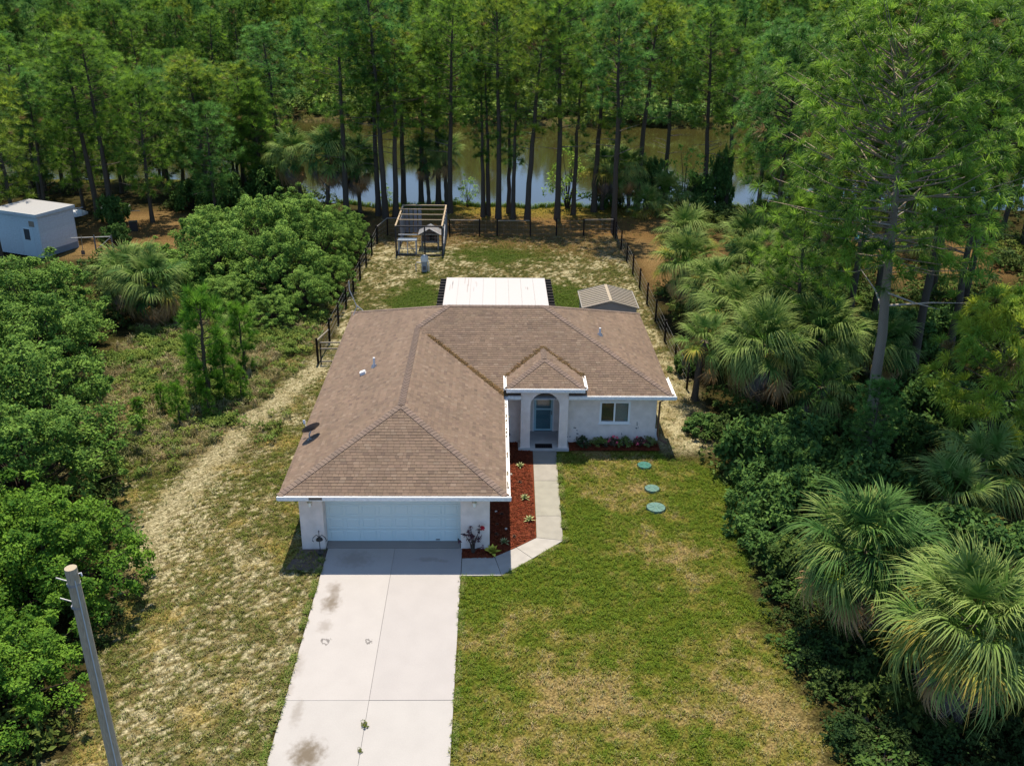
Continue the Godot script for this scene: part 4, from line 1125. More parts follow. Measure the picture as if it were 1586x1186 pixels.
	for p in [[-0.65, 0.3], [0.0, 0.3], [0.62, 0.3], [-0.65, -0.35], [0.62, -0.35]]:
		b = Builder.new(); b.box(Vector3(p[0], 0.52, p[1]), Vector3(0.06, 1.04, 0.06), Color(0.5, 0.5, 0.5)); part(t, "leg", b.mesh(), M.paint)
	b = Builder.new(); b.span(Vector3(-0.7, 1.02, -0.4), Vector3(0.68, 1.06, 0.36), Color(0.1, 0.14, 0.19)); part(t, "top", b.mesh(), M.paint)
	b = Builder.new(); b.bar(Vector3(-0.7, 1.08, 0.36), Vector3(0.68, 1.08, 0.36), 0.05, 0.05, Color(0.52, 0.52, 0.52)); b.bar(Vector3(-0.7, 1.3, -0.4), Vector3(0.68, 1.3, -0.4), 0.05, 0.06, Color(0.5, 0.5, 0.5)); b.bar(Vector3(-0.65, 0.45, 0.3), Vector3(0.62, 0.45, 0.3), 0.04, 0.04, Color(0.45, 0.45, 0.45)); b.bar(Vector3(0.05, 0.9, 0.32), Vector3(0.6, 0.1, 0.32), 0.03, 0.03, Color(0.2, 0.2, 0.2)); part(t, "rail", b.mesh(), M.paint)
	# water treatment tank
	var p := thing("water_tank", "white topped well tank with pipes standing in the back yard grass", "tank", Vector3(-4.78, 0, -64.6))
	b = Builder.new(); b.tube([Vector3(0, 0.0, 0), Vector3(0, 0.75, 0)], [0.22, 0.22], 16, Color(0.3, 0.33, 0.36)); part(p, "body", b.mesh(), M.paint)
	b = Builder.new(); b.tube([Vector3(0, 0.72, 0), Vector3(0, 1.0, 0), Vector3(0, 1.1, 0), Vector3(0, 1.15, 0)], [0.27, 0.27, 0.2, 0.05], 16, Color(0.68, 0.7, 0.72)); part(p, "cover", b.mesh(), M.plastic)
	b = Builder.new(); b.tube([Vector3(0.3, 0, 0.1), Vector3(0.3, 0.7, 0.1), Vector3(0.2, 0.78, 0.05)], [0.035, 0.035, 0.035], 8, Color(0.62, 0.62, 0.62)); b.tube([Vector3(-0.2, 0.6, 0), Vector3(-0.55, 0.62, 0), Vector3(-0.6, 0.5, 0), Vector3(-0.6, 0, 0)], [0.03, 0.03, 0.03, 0.03], 8, Color(0.5, 0.5, 0.5)); part(p, "pipe", b.mesh(), M.plastic)
	b = Builder.new(); b.box(Vector3(0, 0.3, 0.24), Vector3(0.2, 0.25, 0.06), Color(0.1, 0.1, 0.11)); part(p, "control_box", b.mesh(), M.plastic)
func make_patio() -> void:
	rng.seed = 61
	var o := thing("patio_cover", "flat white panel patio roof on dark rafters behind the house", "patio cover", Vector3(0.15, 0, -52.0))
	var here := Transform3D(Basis(), -Vector3(0.15, 0, -52.0))
	var x0 := -2.76; var x1 := 3.0; var z0 := -49.35; var z1 := -54.75
	for i in 8:
		var b := Builder.new()
		var a := lerpf(x0, x1, i / 8.0); var e := lerpf(x0, x1, (i + 1) / 8.0) - 0.006
		b.span(Vector3(a, 2.58, z0), Vector3(e, 2.61, z1), jit(Color(0.4, 0.38, 0.37), 0.012))
		b.span(Vector3(a, 2.61, z0), Vector3(a + 0.02, 2.622, z1), Color(0.385, 0.365, 0.355))
		if i in [0, 1, 2, 6]:
			for k in 3: b.box(Vector3(a + rr(0.1, 0.6), 2.611, rr(-54.3, -52.4) if i < 6 else rr(-52.9, -52.2)), Vector3(rr(0.015, 0.04), 0.004, rr(0.4, 1.5) if i < 6 else 0.35), Color(0.24, 0.19, 0.17))
		part(o, "roof_panel", b.mesh(), M.paint, here)
	for i in 11:
		var b := Builder.new()
		b.box(Vector3((x0 + x1) / 2, 2.5, z0 - 0.25 - i * 0.5), Vector3(x1 - x0 + 0.72, 0.15, 0.09), Color(0.04, 0.033, 0.03)); part(o, "rafter", b.mesh(), M.wood, here)
	for x in [x0 + 0.3, x1 - 0.3]:
		var b := Builder.new(); b.box(Vector3(x, 2.33, (z0 + z1) / 2), Vector3(0.1, 0.18, 5.3), Color(0.045, 0.036, 0.03)); part(o, "beam", b.mesh(), M.wood, here)
		for z in [z0 - 0.4, z1 + 0.3]:
			b = Builder.new(); b.box(Vector3(x, 1.12, z), Vector3(0.11, 2.24, 0.11), Color(0.05, 0.04, 0.035)); part(o, "post", b.mesh(), M.wood, here)
	# tool shed
	var s := thing("garden_shed", "small shed with ribbed tan metal gable roof behind the house's right corner", "shed", Vector3(6.5, 0, -52.4))
	var sx := 1.55; var sz := 1.5; var eave := 2.08; var top := 2.48
	for q in [[Vector3(-sx + 0.08, 0, sz - 0.1), Vector3(sx - 0.08, eave, sz - 0.05)], [Vector3(-sx + 0.08, 0, -sz + 0.05), Vector3(sx - 0.08, eave, -sz + 0.1)], [Vector3(-sx + 0.08, 0, -sz + 0.1), Vector3(-sx + 0.13, eave, sz - 0.1)], [Vector3(sx - 0.13, 0, -sz + 0.1), Vector3(sx - 0.08, eave, sz - 0.1)]]:
		var b := Builder.new(); b.span(q[0], q[1], Color(0.25, 0.24, 0.24)); part(s, "wall", b.mesh(), M.paint)
	for z in [sz - 0.04, -sz + 0.04]:
		var b := Builder.new(); b.tri(Vector3(-sx + 0.05, eave, z), Vector3(sx - 0.05, eave, z), Vector3(0, top - 0.03, z), Color(0.23, 0.225, 0.23)); part(s, "gable", b.mesh(), M.paint)
	var edge := Builder.new()
	for sd in [-1, 1]:
		edge.bar(Vector3(sd * (sx + 0.02), eave + 0.01, sz + 0.02), Vector3(0, top + 0.01, sz + 0.02), 0.05, 0.06, Color(0.34, 0.31, 0.28)); edge.bar(Vector3(sd * (sx + 0.02), eave + 0.01, -sz - 0.02), Vector3(0, top + 0.01, -sz - 0.02), 0.05, 0.06, Color(0.34, 0.31, 0.28))
		edge.bar(Vector3(sd * (sx + 0.03), eave, -sz), Vector3(sd * (sx + 0.03), eave, sz), 0.05, 0.06, Color(0.34, 0.31, 0.28))
		for k in 10:
			var b := Builder.new()
			var z := -sz + 0.15 + k * 0.3
			var lo := Vector3(sd * sx, eave, z); var hi := Vector3(sd * 0.06, top, z)
			b.bar(lo, hi, 0.2, 0.02, jit(Color(0.33, 0.285, 0.22), 0.06)); b.bar(lo + Vector3(0, 0.022, 0.13), hi + Vector3(0, 0.022, 0.13), 0.09, 0.045, jit(Color(0.36, 0.31, 0.245), 0.06))
			part(s, "roof_panel", b.mesh(), M.pale_metal)
	edge.bar(Vector3(0, top + 0.035, -sz), Vector3(0, top + 0.035, sz), 0.16, 0.03, Color(0.45, 0.37, 0.27))
	part(s, "roof_trim", edge.mesh(), M.pale_metal)
	var b2 := Builder.new(); b2.span(Vector3(-0.6, 0.05, sz - 0.045), Vector3(0.6, 1.8, sz - 0.02), Color(0.3, 0.29, 0.28)); part(s, "door", b2.mesh(), M.paint)
func make_dish() -> void:
	rng.seed = 71
	var o := thing("satellite_dish", "grey satellite dish with its feed arm on the roof's left eave", "satellite dish", Vector3(-7.1, 2.75, -33.35))
	var b := Builder.new(); b.box(Vector3(0.05, 0.02, 0), Vector3(0.16, 0.02, 0.12), grey(0.5), Basis(Vector3.BACK, 0.395)); b.tube([Vector3(0.05, 0, 0), Vector3(0.05, 0.22, 0), Vector3(0.12, 0.38, -0.02)], [0.03, 0.03, 0.03], 8, grey(0.5)); part(o, "mount", b.mesh(), M.pale_metal)
	b = Builder.new()
	var n := Vector3(-0.5, 0.62, -0.6).normalized()
	var x := n.cross(Vector3.UP).normalized(); var y := x.cross(n)
	var c := Vector3(0.16, 0.42, -0.03)
	for r in 5:
		for k in 24:
			var q := []
			for e in [[r, k], [r + 1, k], [r + 1, k + 1], [r, k + 1]]:
				var f: float = e[0] / 5.0
				var a: float = TAU * e[1] / 24.0
				q.append(c + (x * cos(a) * 0.38 + y * sin(a) * 0.34) * f + n * 0.1 * f * f)
			b.quad(q[0], q[1], q[2], q[3], Color(0.12, 0.125, 0.13))
	part(o, "reflector", b.mesh(), M.pale_metal)
	b = Builder.new(); b.tube([c - y * 0.33 + n * 0.06, c - y * 0.3 + n * 0.5], [0.015, 0.015], 6, grey(0.45)); part(o, "feed_arm", b.mesh(), M.pale_metal)
	b = Builder.new(); b.tube([c - y * 0.3 + n * 0.46, c - y * 0.22 + n * 0.58], [0.045, 0.05], 10, grey(0.6)); part(o, "feed_horn", b.mesh(), M.plastic)
	var m := thing("antenna_mast", "thin white mast on a tripod at the roof's back left corner", "mast", Vector3(-7.15, 2.7, -48.2))
	b = Builder.new(); b.tube([Vector3(0, 0.3, 0), Vector3(-0.35, 1.25, 0)], [0.025, 0.022], 8, grey(0.6)); b.tube([Vector3(-0.35, 1.2, 0), Vector3(-0.36, 1.75, 0)], [0.022, 0.022], 8, grey(0.62)); part(m, "pole", b.mesh(), M.pale_metal)
	for q in [Vector3(0.35, 0.12, 0.1), Vector3(0.1, 0.03, -0.3), Vector3(-0.2, -0.1, 0.25)]:
		b = Builder.new(); b.tube([Vector3(0, 0.4, 0), q], [0.018, 0.018], 6, grey(0.55)); part(m, "leg", b.mesh(), M.pale_metal)
	# plant stake by the garage, hose, utility pole
	var k := thing("iron_stake", "small dark iron garden stake with curled arms by the left garage pier", "garden stake", Vector3(-6.2, 0, -29.6))
	b = Builder.new(); b.tube([Vector3(0, 0, 0), Vector3(0, 1.0, 0)], [0.016, 0.012], 6, grey(0.03)); b.tube([Vector3(0, 1.0, 0), Vector3(0, 1.06, 0)], [0.03, 0.004], 6, grey(0.03)); part(k, "pole", b.mesh(), M.dark_metal)
	b = Builder.new()
	for s in [-1, 1]: b.tube([Vector3(0, 0.78, 0), Vector3(s * 0.1, 0.86, 0), Vector3(s * 0.22, 0.74, 0), Vector3(s * 0.25, 0.62, 0), Vector3(s * 0.2, 0.58, 0)], [0.014, 0.014, 0.014, 0.014, 0.012], 6, grey(0.03))
	part(k, "arms", b.mesh(), M.dark_metal)
	b = Builder.new(); b.tube([Vector3(0, 0.0, 0.0), Vector3(0, 0.14, 0), Vector3(0, 0.16, 0)], [0.05, 0.12, 0.13], 10, grey(0.05)); b.tube([Vector3(0, 0.66, 0), Vector3(0, 0.72, 0), Vector3(0, 0.78, 0)], [0.13, 0.1, 0.02], 10, grey(0.04)); part(k, "bowl", b.mesh(), M.dark_metal)
	var hose := Builder.new()
	for i in 3:
		var pts := []; var rad := []
		for j in 25:
			var a := TAU * j / 24.0
			pts.append(Vector3(rr(-0.015, 0.015) + i * 0.03, 0.95 + cos(a) * (0.27 + i * 0.03), sin(a) * (0.26 + i * 0.03))); rad.append(0.013)
		hose.tube(pts, rad, 5, Color(0.22, 0.36, 0.24), false)
	hose.tube([Vector3(0, 0.7, 0.1), Vector3(0.02, 0.3, 0.15), Vector3(-0.1, 0.02, 0.3), Vector3(-0.35, 0.02, 0.1), Vector3(-0.2, 0.02, -0.3)], [0.013, 0.013, 0.013, 0.013, 0.013], 5, Color(0.22, 0.36, 0.24), false)
	single("garden_hose", hose.mesh(), M.plastic, "pale green garden hose coiled on the house's left wall", "hose", Vector3(-7.0, 0, -31.1))
	var u := thing("utility_pole", "weathered grey wooden utility pole leaning at the lower left", "utility pole", Vector3(-7.655, 0, -15.3))
	b = Builder.new()
	var p := []; var r := []
	for i in 10:
		p.append(Vector3(-0.215, 9.22, 0) * i / 9.0 + Vector3(rr(-0.008, 0.008), 0, 0)); r.append(lerpf(0.14, 0.112, i / 9.0))
	b.tube(p, r, 18, Color(0.5, 0.42, 0.3)); part(u, "pole", b.mesh(), M.pole_wood)
	b = Builder.new()
	for q in [8.85, 8.35]: b.tube([Vector3(-0.21, q, 0), Vector3(-0.211, q + 0.04, 0)], [0.126, 0.126], 18, grey(0.3))
	part(u, "band", b.mesh(), M.pale_metal)
	b = Builder.new()
	b.tube([Vector3(-0.13, 9.0, 0.1), Vector3(-0.12, 8.7, 0.1), Vector3(-0.06, 6, 0.12), Vector3(0.0, 3, 0.13), Vector3(0.08, 0, 0.14)], [0.012, 0.012, 0.012, 0.012, 0.012], 5, Color(0.4, 0.43, 0.42)); part(u, "ground_wire", b.mesh(), M.plastic)
	b = Builder.new()
	for q in [8.88, 8.42]: b.bar(Vector3(-0.2, q, 0.0), Vector3(-0.55, q + 0.08, -0.05), 0.02, 0.02, grey(0.35))
	b.tube([Vector3(-0.08, 9.1, 0.02), Vector3(-0.03, 9.12, 0.02), Vector3(-0.02, 9.05, 0.02)], [0.015, 0.02, 0.015], 6, grey(0.6)); part(u, "hook", b.mesh(), M.pale_metal)
func make_neighbours() -> void:
	rng.seed = 81
	var at := Vector3(-32.0, 0, -67.2)
	var turn := -0.42
	var s := thing("neighbour_shed", "pale blue and white shed with flat roof and one dark window at left", "shed", at, turn)
	# local: right wall runs back along -z from the near corner, front wall runs along -x
	var deep := 3.2; var wide := 4.2; var h := 3.05
	var b := Builder.new(); b.span(Vector3(-wide, 0, -0.06), Vector3(0, h, 0), Color(0.5, 0.6, 0.62)); part(s, "front_wall", b.mesh(), M.white_paint)
	b = Builder.new(); b.span(Vector3(-0.06, 0, -deep), Vector3(0, 0.45, -0.06), Color(0.2, 0.24, 0.28)); part(s, "block_base", b.mesh(), M.stucco)
	for i in 11:
		b = Builder.new(); b.box(Vector3(-0.02, 0.57 + i * 0.225, -deep / 2 - 0.03), Vector3(0.03, 0.235, deep - 0.06), jit(Color(0.6, 0.62, 0.63), 0.04), Basis(Vector3.BACK, -0.06)); part(s, "siding_board", b.mesh(), M.white_paint)
	b = Builder.new(); b.span(Vector3(-wide, 0, -deep - 0.06), Vector3(0, h, -deep), Color(0.5, 0.5, 0.5)); b.span(Vector3(-wide, 0, -deep), Vector3(-wide + 0.06, h, -0.06), Color(0.5, 0.55, 0.56)); part(s, "back_wall", b.mesh(), M.white_paint)
	b = Builder.new(); b.span(Vector3(-wide - 0.1, h, -deep - 0.15), Vector3(0.1, h + 0.1, 0.15), Color(0.34, 0.335, 0.33)); b.span(Vector3(-wide - 0.12, h - 0.1, 0.15), Vector3(0.12, h + 0.12, 0.19), Color(0.5, 0.56, 0.56)); b.span(Vector3(0.1, h - 0.1, -deep - 0.15), Vector3(0.14, h + 0.12, 0.15), Color(0.56, 0.58, 0.58)); part(s, "roof", b.mesh(), M.white_paint)
	var w := thing_part(s, "window", Transform3D())
	b = Builder.new(); b.span(Vector3(-1.5, 1.15, 0.001), Vector3(-0.85, 2.05, 0.03), Color(0.55, 0.62, 0.63)); part(w, "frame", b.mesh(), M.paint)
	b = Builder.new(); b.span(Vector3(-1.44, 1.21, 0.03), Vector3(-0.91, 1.99, 0.04), Color(0.03, 0.04, 0.05)); part(w, "pane", b.mesh(), M.plastic)
	b = Builder.new(); b.span(Vector3(-0.85, 2.2, 0.001), Vector3(-0.35, 2.6, 0.02), Color(0.3, 0.24, 0.17)); part(s, "bare_board", b.mesh(), M.wood)
	b = Builder.new(); b.span(Vector3(-1.7, 0.05, 0.001), Vector3(-0.6, 2.1, 0.012), Color(0.45, 0.56, 0.58)); part(s, "door", b.mesh(), M.paint)
	var g := thing("pipe_gate", "grey pipe gate with a diagonal brace beside the pale blue shed", "gate", Vector3(-28.6, 0, -68.6), 0.1)
	b = Builder.new(); b.tube([Vector3(-1.8, 1.15, 0), Vector3(1.0, 1.2, 0)], [0.035, 0.035], 7, Color(0.42, 0.42, 0.4)); part(g, "rail", b.mesh(), M.pale_metal)
	b = Builder.new(); b.tube([Vector3(-0.1, 0.3, 0), Vector3(0.95, 1.15, 0)], [0.03, 0.03], 7, Color(0.42, 0.42, 0.4)); part(g, "brace", b.mesh(), M.pale_metal)
	for x in [-0.2, 1.0]:
		b = Builder.new(); b.tube([Vector3(x, 0, 0), Vector3(x, 1.3, 0), Vector3(x, 1.36, 0)], [0.06, 0.055, 0.02], 8, grey(0.2)); part(g, "post", b.mesh(), M.pale_metal)
	var sp := thing("shovel", "shovel standing blade down beside the pale blue shed's corner", "shovel", Vector3(-29.6, 0, -68.2))
	b = Builder.new(); b.tube([Vector3(0, 0.2, 0), Vector3(0.02, 1.4, -0.08)], [0.022, 0.02], 6, Color(0.35, 0.28, 0.18)); part(sp, "handle", b.mesh(), M.wood)
	b = Builder.new(); b.box(Vector3(0, 0.14, 0.01), Vector3(0.26, 0.3, 0.03), Color(0.12, 0.1, 0.09)); part(sp, "blade", b.mesh(), M.dark_metal)
	b = Builder.new(); b.span(Vector3(-0.3, 0, -0.25), Vector3(0.3, 0.75, 0.25), grey(0.025)); b.span(Vector3(-0.33, 0.75, -0.28), Vector3(0.33, 0.8, 0.28), grey(0.03)); b.tube([Vector3(-0.22, 0.12, 0.26), Vector3(-0.22, 0.12, 0.3)], [0.1, 0.1], 10, grey(0.02)); single("black_bin", b.mesh(), M.plastic, "black bin standing on brown needles beyond the pipe gate", "bin", Vector3(-28.2, 0, -74.8), 0.3)
	var tr := thing("utility_trailer", "low white and grey trailer behind two dark pine trunks at left", "trailer", Vector3(-31.3, 0, -79.6), 0.2)
	b = Builder.new(); b.span(Vector3(-1.1, 0.35, -0.6), Vector3(1.1, 0.45, 0.6), grey(0.3)); b.span(Vector3(-1.1, 0.45, -0.6), Vector3(-1.06, 0.8, 0.6), grey(0.55)); b.span(Vector3(1.06, 0.45, -0.6), Vector3(1.1, 0.8, 0.6), grey(0.55))
	b.span(Vector3(-1.06, 0.45, 0.56), Vector3(1.06, 0.8, 0.6), grey(0.5)); part(tr, "bed", b.mesh(), M.paint)
	for q in [-0.66, 0.66]:
		b = Builder.new(); b.tube([Vector3(-0.1, 0.3, q - 0.06), Vector3(-0.1, 0.3, q + 0.06)], [0.3, 0.3], 14, grey(0.03)); part(tr, "wheel", b.mesh(), M.plastic)
	b = Builder.new(); b.bar(Vector3(1.1, 0.38, 0), Vector3(1.9, 0.38, 0), 0.06, 0.06, grey(0.15)); part(tr, "hitch", b.mesh(), M.dark_metal)
	var bo := thing("upturned_boat", "white upturned boat hull under the trees beyond the pale blue shed", "boat", Vector3(-35.5, 0, -79.0), 0.5)
	b = Builder.new()
	for i in 8:
		for k in 8:
			var q := []
			for e in [[i, k], [i + 1, k], [i + 1, k + 1], [i, k + 1]]:
				var f: float = e[0] / 8.0 * 2.0 - 1.0
				var a: float = PI * e[1] / 8.0
				var wd := 0.75 * sqrt(maxf(0.0, 1.0 - pow(absf(f), 2.6)))
				q.append(Vector3(f * 2.0, 0.1 + sin(a) * 0.55 * (0.35 + 0.65 * wd / 0.75), cos(a) * wd))
			b.quad(q[0], q[3], q[2], q[1], Color(0.66, 0.67, 0.66))
	part(bo, "hull", b.mesh(), M.paint)
	b = Builder.new(); b.bar(Vector3(-1.9, 0.68, 0), Vector3(1.7, 0.68, 0), 0.06, 0.05, Color(0.5, 0.5, 0.5)); part(bo, "keel", b.mesh(), M.paint)
	var tub := thing("wading_pool", "small bright blue plastic pool on bare ground behind the tallest pine", "wading pool", Vector3(28.9, 0, -73.6))
	b = Builder.new(); b.tube([Vector3(0, 0, 0), Vector3(0, 0.28, 0), Vector3(0, 0.31, 0)], [0.62, 0.68, 0.7], 18, Color(0.05, 0.3, 0.5), false); part(tub, "wall", b.mesh(), M.plastic)
	b = Builder.new(); b.tube([Vector3(0, 0.04, 0), Vector3(0, 0.06, 0)], [0.62, 0.62], 18, Color(0.2, 0.5, 0.65)); part(tub, "bottom", b.mesh(), M.plastic)

# ------------------------------------------------------------------ planting
func make_grass() -> void:
	rng.seed = 91
	var tufts := [make_tuft(1, 7, 0.085, 0.05, 0.9), make_tuft(2, 9, 0.11, 0.06, 0.8), make_tuft(3, 6, 0.07, 0.06, 1.2)]
	var where := [[], [], []]
	var cols := [[], [], []]
	var zones := [[-17, -5.9, -40, -16.5, 34000], [-1.2, 10.2, -38, -16.5, 30000], [-9.6, 10, -75, -48.6, 21000], [-11.5, -6.9, -50, -39, 5000], [-10, 12, -86, -74.5, 9000], [7.3, 10.2, -49, -37, 2500], [-21, -9.8, -58, -36, 10000]]
	for q in zones:
		for i in q[4]:
			var x := rr(q[0], q[1]); var z := rr(q[2], q[3])
			if blocked(x, z): continue
			var c := ground_at(x, z)
			if rng.randf() > cover * 1.1: continue
			var g := clampf(green + rr(-0.35, 0.35), 0, 1)
			var col := Color(0.24, 0.195, 0.095).lerp(Color(0.135, 0.14, 0.03), ss(0.0, 0.4, g)).lerp(Color(0.075, 0.12, 0.012), ss(0.35, 0.9, g))
			var k: int = i % 3
			where[k].append(placed(Vector3(x, ground_height(x, z), z), rr(0, TAU), rr(0.6, 1.25)))
			cols[k].append(jit(col.lerp(c, 0.3), 0.25))
	for i in 3600:      # ragged grass along the edges of drive and walk
		var p := Vector2.ZERO
		var e: int = i % 6
		if e < 2: p = Vector2(-6.02 - rr(0.0, 0.14), rr(-29.9, -15.0))
		elif e < 4: p = Vector2(-1.1 + rr(0.0, 0.14), rr(-28.2, -15.0))
		elif e == 4: p = Vector2(2.62, -30.5).lerp(Vector2(2.79, -37.6), rng.randf()) + Vector2(rr(0.0, 0.13), 0)
		else: p = Vector2(0.34, -28.28).lerp(Vector2(2.62, -30.5), rng.randf()) + Vector2(rr(0.0, 0.1), rr(0.0, 0.1))
		if fine.get_noise_2d(p.x * 0.4, p.y * 0.4) < -0.05: continue
		var k: int = i % 3
		where[k].append(placed(Vector3(p.x, 0, p.y), rr(0, TAU), rr(0.7, 1.4)))
		cols[k].append(jit(Color(0.06, 0.1, 0.014).lerp(Color(0.2, 0.17, 0.07), pow(rr(0, 1), 2.0)), 0.3))
	for k in 3:
		spread("grass", tufts[k], M.blade, where[k], cols[k], "short patchy lawn grass, dry straw and green mixed", "grass")
	# weeds of the wild field, and rushes on the pond's bank
	var tall := [make_tuft(11, 20, 0.32, 0.16, 0.8, 0.4), make_tuft(12, 16, 0.45, 0.14, 0.6, 0.35)]
	var herb: ArrayMesh = make_bush(95, Vector3(0.3, 0.34, 0.3), 9, 12, 0.1, grey(0.75), grey(1.3), 0.02, 0.45)[1]
	var ww := [[], [], []]; var wc := [[], [], []]
	for i in 4600:
		var x := rr(-21, -9.6); var z := rr(-58, -34)
		ground_at(x, z)
		if cover < 0.45 or z > -35.5 - (x + 14.0) * 0.7: continue
		if x > -11.0 and rng.randf() < 0.5: continue
		var a := coarse.get_noise_2d(x * 1.7 + 40.0, z * 1.7)
		var k: int = 2 if a < -0.2 or rng.randf() < 0.12 else i % 2
		var col := Color(0.045, 0.08, 0.014).lerp(Color(0.12, 0.15, 0.03), rr(0, 1)) if k == 2 else Color(0.085, 0.105, 0.028).lerp(Color(0.27, 0.215, 0.12), rr(0, 1))
		ww[k].append(placed(Vector3(x, 0, z), rr(0, TAU), rr(0.5, 1.3))); wc[k].append(jit(col, 0.25))
	for i in 1500:
		var x := rr(-14, 26); var z := near_shore(x) + rr(-0.7, 1.2)
		ww[1].append(placed(Vector3(x, ground_height(x, z), z), rr(0, TAU), rr(0.7, 1.5))); wc[1].append(jit(Color(0.09, 0.14, 0.02), 0.3))
	for i in 900:
		var x := rr(-70, 70); var z := far_shore(x) - rr(-0.5, 3.0)
		ww[i % 2].append(placed(Vector3(x, ground_height(x, z), z), rr(0, TAU), rr(1.0, 2.2))); wc[i % 2].append(jit(Color(0.16, 0.15, 0.04), 0.3))
	spread("wild_grass", tall[0], M.blade, ww[0], wc[0], "knee high straw and green grass of the wild field", "grass")
	spread("wild_grass", tall[1], M.blade, ww[1], wc[1], "tall grass and rushes of the field and the pond's bank", "grass")
	spread("weeds", herb, M.leaf, ww[2], wc[2], "low leafy weeds of the wild field left of the house", "weeds")
	# undergrowth of the woods
	var low := [make_bush(96, Vector3(0.7, 0.6, 0.7), 14, 22, 0.15, grey(0.6), grey(1.5), 0.02, 0.45)[1], make_bush(97, Vector3(0.55, 0.85, 0.55), 14, 22, 0.14, grey(0.6), grey(1.5), 0.05, 0.45)[1]]
	var uw := [[], []]; var uc := [[], []]
	for i in 7000:
		var x := rr(-75, 75); var z := rr(-104, -12)
		var inside := x > lerps(LEFT_EDGE, z) - 0.6 and x < lerps(RIGHT_EDGE, z) + 0.5 and z > -39.5
		if inside or (x > -22 and x < 10.6 and z > -75 and z <= -39.5) or z < near_shore(x) + 1.2: continue
		if x > -14 and x < 13.5 and z < -70: continue
		if x > -34 and x < -20 and z < -66 and z > -82 and rng.randf() < 0.93: continue
		if ((x > 9.5 and x < 17.5) or (x > 26.5 and x < 36)) and z < -61 and z > -82 and rng.randf() < 0.92: continue
		if absf(x) > 40 and rng.randf() < 0.5: continue
		if x < -29 and x > -38 and z < -62: continue
		uw[i % 2].append(placed(Vector3(x, ground_height(x, z), z), rr(0, TAU), rr(0.6, 1.7)))
		uc[i % 2].append(jit(Color(0.035, 0.06, 0.014).lerp(Color(0.075, 0.1, 0.02), pow(rr(0, 1), 2.0)), 0.25))
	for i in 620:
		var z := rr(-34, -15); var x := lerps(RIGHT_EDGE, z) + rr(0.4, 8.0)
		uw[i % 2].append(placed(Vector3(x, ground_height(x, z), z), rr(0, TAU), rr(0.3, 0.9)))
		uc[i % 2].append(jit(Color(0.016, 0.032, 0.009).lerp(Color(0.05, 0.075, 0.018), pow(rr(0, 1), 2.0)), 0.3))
	for k in 2: spread("undergrowth", low[k], M.leaf, uw[k], uc[k], "dense leafy undergrowth on the floor of the woods", "undergrowth")
